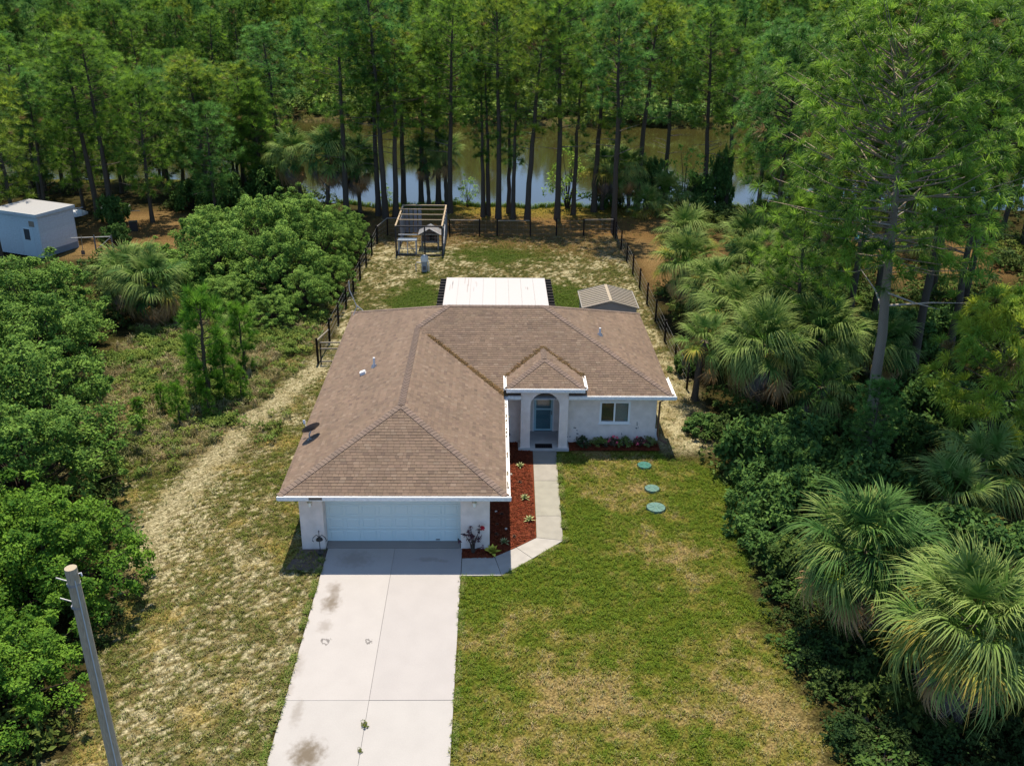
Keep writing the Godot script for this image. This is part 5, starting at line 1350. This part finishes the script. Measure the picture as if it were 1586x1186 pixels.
func make_palms() -> void:
	make_fronds()
	palm(201, "dark green cabbage palm at the lawn's right edge with a brown skirt", Vector3(11.6, 0, -25.2), 3.3, 1.2, 54, 22, 0.7, 0.03)
	palm(202, "large bright green palm in the lower right corner with yellowing outer fronds", Vector3(13.0, 0, -20.9), 3.5, 1.2, 60, 20, 0.0, 0.24)
	palm(203, "large grey green palm with tan drooping skirt, nearest the house's right front corner", Vector3(12.4, 0, -41.2), 3.7, 1.2, 54, 22, 0.0, 0.08)
	palm(204, "slim trunked young palm leaning over the fence beside the house's right wall", Vector3(9.9, 0, -43.2), 3.2, 0.85, 24, 3, 0.0, 0.1)
	palm(205, "palm behind the largest grey green palm, level with the roof's right eave", Vector3(14.4, 0, -45.8), 4.2, 1.15, 43, 8, 0.05, 0.15)
	palm(206, "palm crown touching the fence beside the tan shed's roof", Vector3(11.9, 0, -50.2), 3.6, 1.05, 40, 6, 0.0, 0.12)
	palm(207, "tall palm right of the garden shed, highest crown of the fence group", Vector3(14.6, 0, -51.5), 4.6, 1.1, 43, 8, 0.05, 0.15)
	palm(208, "bright green palm at the fence behind the garden shed", Vector3(11.8, 0, -55.5), 3.6, 1.1, 40, 6, 0.0, 0.1)
	palm(209, "palm standing farther right behind the fence group", Vector3(16.8, 0, -49.0), 4.3, 1.15, 40, 8, 0.25, 0.1)
	palm(210, "upright bright palm at the far end of the right fence", Vector3(12.2, 0, -60.0), 3.9, 1.1, 38, 6, 0.0, 0.15)
	palm(211, "palm beside the far end of the right fence, nearer the pine wood", Vector3(15.4, 0, -57.0), 4.4, 1.1, 38, 6, 0.0, 0.15)
	palm(212, "small shaded palm between the largest grey green palm and the great pine", Vector3(15.2, 0, -40.0), 2.2, 0.9, 28, 4, 0.3, 0.05)
	palm(213, "palm low behind the yellow green young pine at the right edge", Vector3(19.2, 0, -33.2), 1.6, 1.1, 28, 4, 0.0, 0.15)
	palm(214, "pale fan palm at the right edge below the yellow green young pine", Vector3(17.5, 0, -31.8), 1.1, 1.1, 26, 3, 0.1, 0.2)
	palm(215, "palm behind the great pine's trunk among the right hand wood", Vector3(19.0, 0, -44.5), 2.6, 1.05, 31, 5, 0.3, 0.1)
	palm(216, "low palm beside the dark pine trunks on the bare ground at right", Vector3(31.0, 0, -68.0), 1.4, 1.0, 24, 4, 0.0, 0.1)
	palm(217, "palm between the fence group and the largest grey green palm", Vector3(12.6, 0, -47.2), 3.6, 1.15, 48, 8, 0.0, 0.08)
	palm(218, "palm at the rear of the fence group, beside the pine wood", Vector3(17.2, 0, -54.0), 4.2, 1.15, 45, 8, 0.1, 0.08)
	palm(219, "palm filling the gap behind the largest grey green palm's right side", Vector3(15.2, 0, -42.8), 3.6, 1.15, 45, 8, 0.1, 0.08)
	palm(220, "palm with thick dark dead skirt in the wild field's far edge at left", Vector3(-19.8, 0, -53.6), 2.6, 1.1, 45, 34, 0.35, 0.08)
	palm(221, "second crown grown close behind the dark skirted palm at left", Vector3(-21.4, 0, -54.8), 2.6, 1.1, 36, 12, 0.0, 0.1)
	palm(222, "small ground hugging palm right of the dark skirted palm", Vector3(-14.9, 0, -51.9), 0.15, 0.8, 24, 4, 0.0, 0.2)
	palm(223, "small palm in the weeds left of the dark skirted palm", Vector3(-23.0, 0, -50.5), 0.3, 0.8, 21, 4, 0.0, 0.1)
	palm(224, "large dark palm with grey skirt left of the chicken run by the pond", Vector3(-13.9, 0, -80.6), 5.2, 1.35, 48, 16, 0.5, 0.02)
	palm(225, "dark palm crowding the chicken run's left side by the pond", Vector3(-11.4, 0, -81.6), 4.4, 1.25, 43, 14, 0.5, 0.02)
	palm(226, "third dark palm behind the two by the pond at left", Vector3(-16.6, 0, -83.0), 4.8, 1.2, 38, 16, 0.4, 0.02)
	palm(227, "slim palm alone against the water, left of the twin trunked pair", Vector3(-5.7, 0, -84.2), 4.3, 1.05, 33, 8, 0.5, 0.02)
	palm(228, "palm alone against the water, right one of the pair behind the chicken run", Vector3(-4.2, 0, -84.4), 4.7, 1.0, 31, 8, 0.4, 0.02)
	palm(229, "palm clump left in the thicket right of the back fence by the pond", Vector3(9.4, 0, -83.2), 3.6, 1.15, 38, 18, 0.1, 0.1)
	palm(230, "palm in the middle of the thicket by the pond, grey fronds beneath", Vector3(11.6, 0, -82.4), 3.9, 1.1, 38, 18, 0.1, 0.1)
	palm(231, "low spreading palm at the right foot of the thicket by the pond", Vector3(14.8, 0, -82.6), 1.6, 1.15, 31, 12, 0.0, 0.15)
	palm(232, "lowest palm at the thicket's foot nearest the back fence's right end", Vector3(12.8, 0, -80.9), 0.9, 1.0, 24, 10, 0.0, 0.15)
	for q in [[10.5, -21.9, 0.6, "grey fallen palm frond lying in the deep shade between the two lower right palms"], [11.2, -20.2, 2.2, "second grey fallen frond nearer the bottom edge in the shade"], [11.4, -22.9, 4.0, "fallen frond at the foot of the large bright palm"]]:
		single("fallen_frond", fronds["grey1"], M.frond, q[3], "palm frond", Vector3(q[0], 0.25, q[1]), q[2], "fallen palm fronds")
	# bunch of yellow blossom on the dark palm by the lawn
	rng.seed = 239
	var b := Builder.new()
	b.facing = false
	for i in 320:
		var p := Vector3(rr(-0.3, 0.3), rr(-0.25, 0.25), rr(-0.3, 0.3))
		var d := aim() * 0.07
		var s := d.cross(aim()).normalized() * 0.015
		b.tri(p - s, p + s, p + d, jit(Color(0.3, 0.32, 0.03), 0.2))
	single("palm_blossom", b.mesh(), M.leaf, "yellow green blossom bunch hanging on the dark palm at the lawn's edge", "blossom", Vector3(10.25, 3.0, -24.0))
func make_shrubs() -> void:
	var glossy := []
	for i in 4: glossy.append(make_bush(300 + i, Vector3(1, 0.95, 1), 50, 110, 0.13, Color(0.022, 0.05, 0.014), Color(0.065, 0.115, 0.026), 0.0, 0.3))
	var bright := []
	for i in 2: bright.append(make_bush(310 + i, Vector3(3.0, 3.4, 3.0), 230, 190, 0.12, Color(0.024, 0.06, 0.008), Color(0.086, 0.155, 0.018), 0.1, 0.17))
	var dusky := []
	for i in 3: dusky.append(make_bush(320 + i, Vector3(3.2, 4.8, 3.2), 190, 160, 0.14, Color(0.022, 0.055, 0.01), Color(0.1, 0.165, 0.03), 0.2, 0.17))
	var loose := []
	for i in 3: loose.append(make_bush(330 + i, Vector3(3.2, 4.6, 3.2), 220, 180, 0.13, Color(0.036, 0.078, 0.014), Color(0.135, 0.21, 0.04), 0.1, 0.15))
	rng.seed = 340
	for q in [[bright[0], -14.5, -26.5, 0.95, 1.0, "brightest green round tree at the lower left lawn edge"], [bright[1], -17.6, -27.2, 1.1, 1.1, "bright green tree at the photo's left edge beside the brightest one"], [bright[1], -14.2, -21.4, 0.85, 0.8, "dark lower bush at the lower left corner behind the utility pole"], [bright[0], -17.8, -22.4, 1.0, 1.0, "bush cut by the left edge above the lower left corner"]]:
		bush(q[0], q[5], Vector3(q[1], 0, q[2]), rr(0, TAU), Vector3(q[3], q[4], q[3]), "broadleaf trees along the left lawn", "broadleaf_tree", "tree")
	for q in [[dusky[0], -17.9, -32.6, 1.0, 0.92, "dusky tree reaching out to the lawn, left of the house front"], [dusky[1], -19.6, -37.4, 1.05, 1.0, "dusky tree with rounded crown left of the wild field"], [dusky[2], -22.2, -43.4, 1.1, 1.0, "dusky tree at the wild field's far left"], [dusky[0], -23.8, -32.0, 1.1, 1.05, "dusky tree cut by the left edge above the bright trees"], [dusky[1], -24.4, -49.2, 1.1, 1.0, "dusky tree left of the dark skirted palm"], [dusky[2], -26.5, -38.5, 1.1, 1.1, "dusky tree at the left edge halfway up"], [dusky[0], -28.8, -54.0, 1.0, 0.72, "dusky tree before the pale blue shed"], [dusky[1], -30.5, -46.5, 1.2, 1.1, "dusky tree at the left edge behind the others"], [dusky[2], -37.5, -58.0, 0.9, 0.6, "dusky tree covering the pale blue shed's foot"]]:
		bush(q[0], q[5], Vector3(q[1], 0, q[2]), rr(0, TAU), Vector3(q[3], q[4], q[3]), "dusky broadleaf trees at left", "broadleaf_tree", "tree")
	for q in [[loose[0], -17.6, -59.4, 0.95, 0.9, "left part of the great green shrub beyond the wild field"], [loose[1], -13.4, -58.6, 0.95, 0.95, "middle of the great green shrub, its nearest tall mound"], [loose[2], -15.4, -64.0, 1.05, 1.05, "highest mound of the great green shrub before the dark palms"], [loose[0], -12.2, -64.2, 0.8, 0.85, "right mound of the great green shrub beside the fence"], [loose[1], -11.4, -55.6, 0.6, 0.55, "low front mound of the great green shrub by the fence"], [loose[2], -19.3, -65.0, 0.9, 0.85, "rear left mound of the great green shrub"], [loose[1], -11.2, -70.0, 0.6, 0.65, "mound between the great green shrub and the chicken run"], [loose[0], -14.6, -70.5, 0.9, 0.8, "mound of shrub in front of the dark palms"], [loose[2], -15.8, -55.4, 0.62, 0.5, "low front mound of the great green shrub, left of the small palm"], [loose[0], -12.9, -53.6, 0.5, 0.36, "lowest mound of the great green shrub, nearest the house"], [loose[1], -10.4, -59.6, 0.5, 0.5, "mound of the great green shrub pressed to the fence"], [loose[2], -18.6, -57.2, 0.7, 0.62, "mound joining the dark skirted palm to the great green shrub"], [loose[0], -10.6, -67.0, 0.5, 0.55, "far mound of the great green shrub along the fence"], [loose[1], -22.5, -60.5, 0.8, 0.6, "leafy mound behind the dark skirted palm"]]:
		bush(q[0], q[5], Vector3(q[1], 0, q[2]), rr(0, TAU), Vector3(q[3], q[4], q[3]), "great green shrubs beyond the wild field", "tall_shrub", "shrub")
	var edge := [[10.9, -35.6, 1.5, 2.2, "glossy shrub under the grey green palm, first past the house wall"], [11.9, -34.2, 1.5, 2.4, "glossy shrub right of the grey green palm's shade"], [10.6, -33.2, 1.2, 1.5, "low glossy shrub at the bare spot of the lawn edge"], [10.4, -31.0, 1.3, 1.6, "bright glossy shrub level with the largest lid"], [11.8, -31.4, 1.6, 2.1, "glossy shrub behind the bright one level with the largest lid"], [10.0, -29.2, 1.0, 1.1, "small glossy shrub above the dark palm's skirt"], [13.2, -36.6, 1.6, 2.2, "glossy shrub at the foot of the great pine"], [14.8, -33.2, 1.7, 2.2, "glossy shrub between the great pine and the dark palm"], [9.9, -26.9, 0.8, 0.55, "small shrub on the bare earth left of the dark palm"], [9.7, -24.2, 0.9, 0.45, "low shrub in the shadow left of the lower right palms"], [10.8, -22.6, 0.9, 0.5, "shrub in deep shade between the two lower right palms"], [10.4, -19.4, 1.0, 0.5, "shrub at the bottom edge left of the corner palm"], [16.4, -28.6, 1.7, 2.0, "glossy shrub at the right edge above the corner palm"], [14.2, -28.8, 1.6, 1.9, "glossy shrub behind the dark palm"], [18.6, -27.6, 1.6, 2.2, "glossy shrub cut by the right edge above the corner palm"], [17.6, -37.8, 1.6, 2.0, "shrub right of the great pine's foot"], [20.6, -40.2, 1.8, 2.2, "shrub behind the yellow green young pine"], [22.6, -36.6, 1.8, 2.4, "shrub right of the yellow green young pine"], [9.7, -39.6, 0.9, 0.8, "low shrub beside the brown downspout"], [10.2, -46.6, 0.8, 0.9, "small shrub along the fence right of the roof"], [13.2, -47.6, 1.3, 1.8, "shrub between the palms along the right fence"], [18.8, -52.6, 1.7, 2.4, "leafy shrub deep between palms and pines at right"], [22.6, -49.6, 1.7, 2.2, "leafy shrub below the leaning dark pine"], [25.5, -51.0, 1.8, 2.0, "leafy shrub at the foot of the leaning dark pine"], [29.5, -52.5, 1.9, 2.4, "leafy shrub at the right edge below the pines"]]
	var straggly := make_bush(360, Vector3(1.2, 0.9, 1.2), 26, 40, 0.15, Color(0.018, 0.04, 0.01), Color(0.05, 0.085, 0.018), 0.0, 0.32)
	for i in edge.size():
		var q = edge[i]
		bush(glossy[i % 4] if q[3] > 0.6 else straggly, q[4], Vector3(q[0], 0, q[1]), rr(0, TAU), Vector3(q[2], q[3], q[2]), "glossy shrubs along the right edge of the lawn")
	var pale := make_bush(350, Vector3(1.5, 3.4, 1.5), 34, 26, 0.2, Color(0.07, 0.13, 0.02), Color(0.16, 0.24, 0.04), 0.3, 0.3)
	for q in [[6.4, -83.6, 1.2, 1.5, "light green thin leaved sapling right of the straight thick pine's water view"], [-2.3, -84.0, 0.7, 0.75, "light green sapling by the water behind the chicken run"], [16.6, -84.0, 1.3, 1.5, "light green sapling at the thicket's right end by the pond"], [-9.4, -84.2, 0.6, 0.5, "light green bush on the bank left of the chicken run"]]:
		bush(pale, q[4], Vector3(q[0], 0, q[1]), rr(0, TAU), Vector3(q[2], q[3], q[2]), "light green saplings on the bank", "sapling", "tree")
	for q in [[10.4, -84.4, 1.5, 3.6, "dark leafy thicket behind the palms at the pond's right"], [13.6, -84.2, 1.7, 4.0, "dark leafy column climbing the trunks in the thicket"], [18.4, -84.4, 1.6, 2.6, "ivy covered stump right of the thicket"], [20.0, -85.0, 1.2, 4.6, "tall ivy column on the twin trunks by the pond"], [17.2, -81.6, 1.5, 1.6, "round bush on the bank before the ivy columns"], [-28.2, -71.2, 1.0, 1.4, "dark bush beside the pale blue shed's gate"], [-30.4, -76.6, 1.2, 2.2, "dark bush behind the pale blue shed"], [-22.6, -80.4, 1.8, 3.0, "dark bush among the pines left of the dark palms"], [-25.4, -82.2, 1.8, 2.6, "dark bush by the water under the low crowned pine"], [-19.4, -84.4, 1.9, 3.4, "dark bush by the water left of the dark palms"]]:
		bush(glossy[1], q[4], Vector3(q[0], 0, q[1]), rr(0, TAU), Vector3(q[2], q[3], q[2]), "dark thickets by the pond")
func make_pines() -> void:
	var great := make_pine(400, 18.2, 8.0, 4.8, 150, 7, 48, 0.54, 0.023, DEEP, BRIGHT, 9, true)
	var near := []
	for i in 3: near.append(make_pine(410 + i, 17.0, 8.6, 3.9, 104, 6, 44, 0.54, 0.027, DEEP, [BRIGHT, COOL, GOLDEN][i], 8, true))
	var gold := make_pine(420, 7.6, 2.4, 2.8, 44, 5, 90, 0.64, 0.024, Color(0.2, 0.33, 0.045), Color(0.46, 0.52, 0.06), 3, true)
	var tall := []
	for i in 5: tall.append(make_pine(430 + i, 19.0, 8.0 + 0.7 * i, 3.2, 66, 6, 36, 0.56, 0.038, DEEP, [BRIGHT, GOLDEN, BRIGHT, COOL, GOLDEN][i], 8))
	var full := []
	for i in 3: full.append(make_pine(440 + i, 12.0, 2.6, 3.0, 74, 6, 36, 0.56, 0.038, DEEP, [BRIGHT, COOL, GOLDEN][i], 3))
	var slim := []
	for i in 3: slim.append(make_pine(450 + i, 15.0, 5.5, 1.6, 40, 4, 32, 0.5, 0.034, DEEP, MIDDLE, 4))
	var young := []
	for i in 3: young.append(make_pine(460 + i, 3.0, 0.3, 0.8, 34, 4, 44, 0.3, 0.022, Color(0.07, 0.19, 0.02), Color(0.2, 0.38, 0.04), 0))
	rng.seed = 470
	# right hand wood
	pine(great, "great tall pine with broad crown and grey trunk right of the palms", Vector3(16.78, 0, -38.35), 0.3, Vector3(1.12, 1, 1.12), "", Vector2(-0.045, 0.0)).get_node("trunk").material_override = M.pale_bark
	pine(gold, "yellow green young pine with long needle bursts at the right edge", Vector3(20.3, 0, -35.2), 1.1)
	pine(full[0], "shorter full pine left of the great pine's trunk, hung with low branches", Vector3(14.9, 0, -44.6), 1.3, Vector3(0.85, 0.8, 0.85))
	pine(full[1], "short dark pine in the shade under the great pine", Vector3(15.6, 0, -35.4), 2.0, Vector3(0.4, 0.36, 0.4))
	pine(near[0], "straight dark pine trunk standing farthest right, crown cut by the edge", Vector3(28.6, 0, -55.7), 0.2, Vector3(1, 1.15, 1), "", Vector2(0.05, 0))
	pine(near[1], "dark trunked pine left of the farthest right trunk", Vector3(27.3, 0, -57.8), 1.4, Vector3(0.8, 1.0, 0.8), "", Vector2(0.02, 0))
	pine(slim[0], "thin trunked pine between the two dark right trunks", Vector3(28.2, 0, -58.9), 2.4, Vector3(1, 0.95, 1))
	pine(near[2], "second trunk close behind the great pine's trunk", Vector3(22.0, 0, -52.6), 3.0, Vector3(0.9, 0.95, 0.9))
	pine(near[1], "pine with the pale grey trunk at the right edge", Vector3(41.0, 0, -76.0), 0.7, Vector3.ONE, "", Vector2(0.1, 0))
	pine(full[0], "full crowned pine behind the palms at the right fence's end", Vector3(19.2, 0, -62.0), 0.9, Vector3(0.95, 0.9, 0.95))
	pine(full[2], "yellowish full pine left of the great pine's crown", Vector3(20.8, 0, -55.5), 4.0, Vector3(0.9, 0.85, 0.9))
	pine(near[0], "pine right behind the great pine's crown top", Vector3(25.0, 0, -49.0), 2.2, Vector3(0.95, 1.0, 0.95))
	pine(near[2], "pine filling the right edge above the leaning trunks", Vector3(33.5, 0, -51.0), 5.0, Vector3(1.1, 1.1, 1.1))
	for q in [[0, 22.0, -46.6, 1.05, "pine crown filling the gap right behind the great pine's crown"], [2, 19.4, -49.6, 1.0, "pine left of the great pine, between it and the palms"], [1, 17.2, -57.8, 0.95, "pine behind the fence palms with bursts of yellowish needles"], [0, 21.4, -66.5, 0.95, "pine at the clearing's left side behind the palms"]]:
		pine(near[q[0]], q[4], Vector3(q[1], 0, q[2]), rr(0, TAU), Vector3(1, 1, 1) * q[3], "pines of the right hand wood")
	for i in 52:
		var x := rr(16, 60); var z := rr(-100, -58)
		if x > 25 and x < 37 and z < -60 and z > -80: continue
		if x < 24 and z < -66: x += 16.0
		pine([full[i % 3], tall[i % 5], full[(i + 1) % 3], slim[i % 3]][[0, 1, 0, 2, 1, 3][i % 6]], "pine of the dense wood at right behind the great pine", Vector3(x, ground_height(x, z), z), rr(0, TAU), Vector3.ONE * (rr(0.6, 0.85) if i % 6 in [1, 4] else rr(0.85, 1.15)), "pines of the right hand wood", Vector2(rr(-0.05, 0.05), rr(-0.04, 0.04)))
	# row between yard and pond, left to right
	for q in [[-12.2, -79.4, 0, 0.95, "pine trunk between the dark palms and the chicken run"], [-9.7, -80.4, 1, 0.92, "thin dark trunk just left of the thick pine behind the chicken run"], [-9.0, -79.5, 3, 1.1, "thick tall pine whose trunk rises at the chicken run's left corner"], [-8.2, -79.8, 2, 0.8, "thin pine just right of the thick one behind the chicken run"], [-7.9, -84.2, 4, 0.85, "thin pine at the water behind the chicken run's left side"], [-6.4, -84.5, 1, 0.8, "thin pine at the water left of the pair of palms"], [-4.9, -84.6, 2, 0.95, "pine rising between the pair of palms by the water"], [-3.74, -81.5, 0, 1.08, "tall straight pine at the right rear of the chicken run"], [0.37, -79.8, 4, 1.05, "dark straight pine behind the back fence's middle"], [5.28, -79.5, 2, 1.12, "thickest straight pine of the row, right of the open water"], [9.57, -75.4, 3, 1.06, "grey trunked pine standing at the back fence's right corner"], [2.79, -79.4, 1, 0.9, "slim straight pine at the open water, left of the thickest"], [18.56, -84.5, 0, 1.02, "tall pine right of the thicket by the pond"], [8.62, -82.3, 1, 0.88, "pine growing up through the palms of the thicket"], [12.4, -83.1, 4, 0.95, "dark pine in the middle of the thicket"], [20.5, -84.6, 2, 0.9, "pine right of the tall ivy column"], [15.2, -86.0, 3, 0.92, "pine behind the thicket's right end"]]:
		pine(tall[q[2]], q[4], Vector3(q[0], ground_height(q[0], q[1]), q[1]), rr(0, TAU), Vector3(1.05, q[3] * 0.92, 1.05) * rr(0.9, 1.05), "pines between the back yard and the pond", Vector2(rr(-0.025, 0.025), rr(-0.015, 0.015)))
	for q in [[-0.93, -80.4, 0, 0.72, "left trunk of the close pair of slim pines behind the fence"], [-0.5, -80.7, 1, 0.75, "right trunk of the close pair of slim pines behind the fence"], [1.26, -81.6, 2, 0.6, "thinnest pine at the open water"], [1.61, -79.6, 0, 0.68, "slim pine beside the thinnest one at the open water"], [6.76, -81.3, 1, 0.8, "slim pine right behind the thickest straight pine"], [10.2, -81.0, 2, 0.75, "slim pine at the thicket's front"]]:
		pine(slim[q[2]], q[4], Vector3(q[0], ground_height(q[0], q[1]), q[1]), rr(0, TAU), Vector3(1, q[3] * 1.15, 1), "slim pines before the water")
	# left hand wood
	for q in [[0, -32.2, -78.2, 1.0, "dark pine trunk left of the forked one beyond the shed"], [2, -30.9, -77.6, 1.0, "forked dark pine trunk beyond the pale blue shed"], [1, -34.6, -66.2, 0.95, "pine in front of the pale blue shed's left wall"], [3, -19.75, -91.2, 1.0, "tall pine with wide crown and open trunk left of the dark palms"], [4, -24.7, -83.7, 0.85, "pine behind the low crowned one at left"], [1, -23.1, -89.7, 0.8, "pine with hanging vines left of the open trunked pine"], [0, -40.0, -84.0, 0.9, "pine at the far left edge above the shed"], [2, -44.5, -76.0, 0.95, "pine cut by the left edge above the shed roof"]]:
		pine(tall[q[0]], q[4], Vector3(q[1], ground_height(q[1], q[2]), q[2]), rr(0, TAU), Vector3(1.15, q[3] * 0.88, 1.15) * 0.85, "pines of the left hand wood", Vector2(rr(-0.04, 0.04), rr(-0.03, 0.03)))
	pine(full[0], "low crowned full pine in the middle of the left hand wood", Vector3(-27.6, 0, -77.4), 0.5, Vector3(1.0, 0.92, 1.0))
	pine(full[1], "lower full pine right of the low crowned one", Vector3(-22.8, 0, -78.6), 1.9, Vector3(0.85, 0.75, 0.85))
	pine(full[2], "full pine above the pale blue shed", Vector3(-36.8, 0, -73.6), 2.9, Vector3(1.0, 0.95, 1.0))
	for i in 46:
		var x := rr(-66, -19); var z := rr(-97, -75)
		if z < near_shore(x) + 1.0: z = near_shore(x) + rr(1.0, 4.0)
		if x < -24.0 and x > -31.5 and z > -84.0: continue
		pine([tall[i % 5], full[i % 3], full[(i + 1) % 3]][i % 3], "pine of the dense wood at left before the pond", Vector3(x, ground_height(x, z), z), rr(0, TAU), Vector3(1.1, 1, 1.1) * (rr(0.5, 0.68) if i % 3 == 0 else rr(0.7, 1.0)), "pines of the left hand wood", Vector2(rr(-0.05, 0.05), rr(-0.04, 0.04)))
	# young pines of the wild field
	for q in [[0, -13.65, -42.6, 1.6, "tallest young pine of the wild field"], [1, -12.95, -42.9, 0.85, "young pine grown close to the tallest one"], [2, -14.5, -43.4, 0.6, "young pine left behind the tallest one"], [1, -12.89, -46.6, 1.05, "narrow young pine behind the tallest one near the track"], [2, -12.2, -43.0, 0.5, "small young pine right of the tallest one"], [0, -14.36, -40.2, 0.6, "small slender young pine before the tallest one"], [1, -15.9, -39.3, 0.5, "smallest young pine at the wild field's front left"], [2, -13.2, -40.9, 0.42, "tiny bushy pine seedling before the tallest one"], [0, -15.6, -41.6, 0.4, "pine seedling in the weeds left of the tallest one"]]:
		pine(young[q[0]], q[4], Vector3(q[1], 0, q[2]), rr(0, TAU), Vector3(1, 1.15, 1) * q[3], "young pines of the wild field", Vector2.ZERO, "young_pine")
	# far bank: the nearest ones are trees of their own, the wood behind reads as one mass
	var far := []
	for i in 5: far.append(make_pine(480 + i, 13.0, 1.8 + 0.5 * i, 3.1, 60, 5, 24, 0.8, 0.075, DEEP, [BRIGHT, GOLDEN, COOL, BRIGHT, MIDDLE][i], 3))
	rng.seed = 490
	var n := 0
	while n < 215:
		var x := rr(-95, 95); var z := -139.0 - pow(rr(0, 1), 1.2) * 40.0
		if Vector2(x - 27.0, (z + 151.0) * 0.3).length() < 2.5 or z > far_shore(x) - 1.5: continue
		pine(far[n % 5], "pine on the pond's far bank, one of many alike", Vector3(x, ground_height(x, z), z), rr(0, TAU), Vector3.ONE * rr(0.8, 1.15) * lerpf(0.52, 1.0, ss(-139.0, -164.0, z)) * Vector3(1, rr(0.85, 1.1), 1), "pines on the pond's far bank")
		n += 1
	var tints := [[], []]; var spots := [[], []]
	for i in 2600:
		var z := -168.0 - rr(0, 1) * 260.0
		var x := rr(-1, 1) * (40.0 - z * 0.55)
		spots[i % 2].append(placed(Vector3(x, ground_height(x, z), z), rr(0, TAU), rr(0.7, 1.15)))
		tints[i % 2].append(jit(grey(0.95), 0.25))
	for k in 2: spread("far_wood", far[k + 1][1], M.needle, spots[k], tints[k], "dense pine wood stretching away beyond the pond", "wood")
	var scrub: ArrayMesh = make_bush(495, Vector3(1.6, 1.8, 1.6), 22, 26, 0.4, grey(0.7), grey(1.4), 0.0, 0.4)[1]
	var sw := []; var sc := []
	for i in 900:
		var x := rr(-95, 95); var z := far_shore(x) - rr(0.5, 40)
		if Vector2(x - 27.0, (z + 151.0) * 0.3).length() < 3.0: continue
		sw.append(placed(Vector3(x, ground_height(x, z), z), rr(0, TAU), rr(0.6, 1.6))); sc.append(jit(Color(0.09, 0.13, 0.025), 0.4))
	spread("bank_scrub", scrub, M.leaf, sw, sc, "low scrub under the pines of the far bank", "scrub")
func _ready() -> void:
	var cam := Camera3D.new()
	cam.name = "camera"
	cam.position = Vector3(0, 19.65, 0)
	cam.rotation = Vector3(-0.4097, -0.02097, 0.01195)
	cam.fov = 43.14
	cam.near = 0.1
	cam.far = 6000
	add_child(cam)
	cam.current = true
	var env := Environment.new()
	var sky := ProceduralSkyMaterial.new()
	sky.sky_top_color = Color(0.42, 0.52, 0.68)
	sky.sky_horizon_color = Color(0.58, 0.77, 0.97)
	sky.sky_curve = 0.16
	sky.sky_energy_multiplier = 1.05
	sky.ground_bottom_color = Color(0.2, 0.22, 0.15)
	sky.ground_horizon_color = Color(0.5, 0.55, 0.5)
	sky.sun_angle_max = 8.0
	env.background_mode = Environment.BG_SKY
	env.sky = Sky.new()
	env.sky.sky_material = sky
	env.tonemap_mode = Environment.TONE_MAPPER_LINEAR
	env.tonemap_exposure = 1.7
	env.sdfgi_enabled = true
	env.ssao_enabled = true
	env.ssil_enabled = true
	var we := WorldEnvironment.new()
	we.name = "environment"
	we.environment = env
	add_child(we)
	var sun := DirectionalLight3D.new()
	sun.name = "sun"
	sun.light_color = Color(1.0, 0.955, 0.88)
	sun.light_energy = 1.5
	sun.light_angular_distance = 0.5
	sun.shadow_enabled = true
	sun.look_at_from_position(Vector3.ZERO, Vector3(0.04, -2.5, 0.85), Vector3.FORWARD)
	add_child(sun)
	coarse.seed = 3; coarse.frequency = 0.13; coarse.fractal_octaves = 3
	middle.seed = 4; middle.frequency = 0.75; middle.fractal_octaves = 3
	fine.seed = 5; fine.frequency = 4.4; fine.fractal_octaves = 2
	make_materials()
	make_ground()
	make_paving()
	make_house()
	make_patio()
	make_run()
	make_fences()
	make_neighbours()
	make_lids()
	make_dish()
	make_bed_plants()
	make_pines()
	make_palms()
	make_shrubs()
	make_grass()
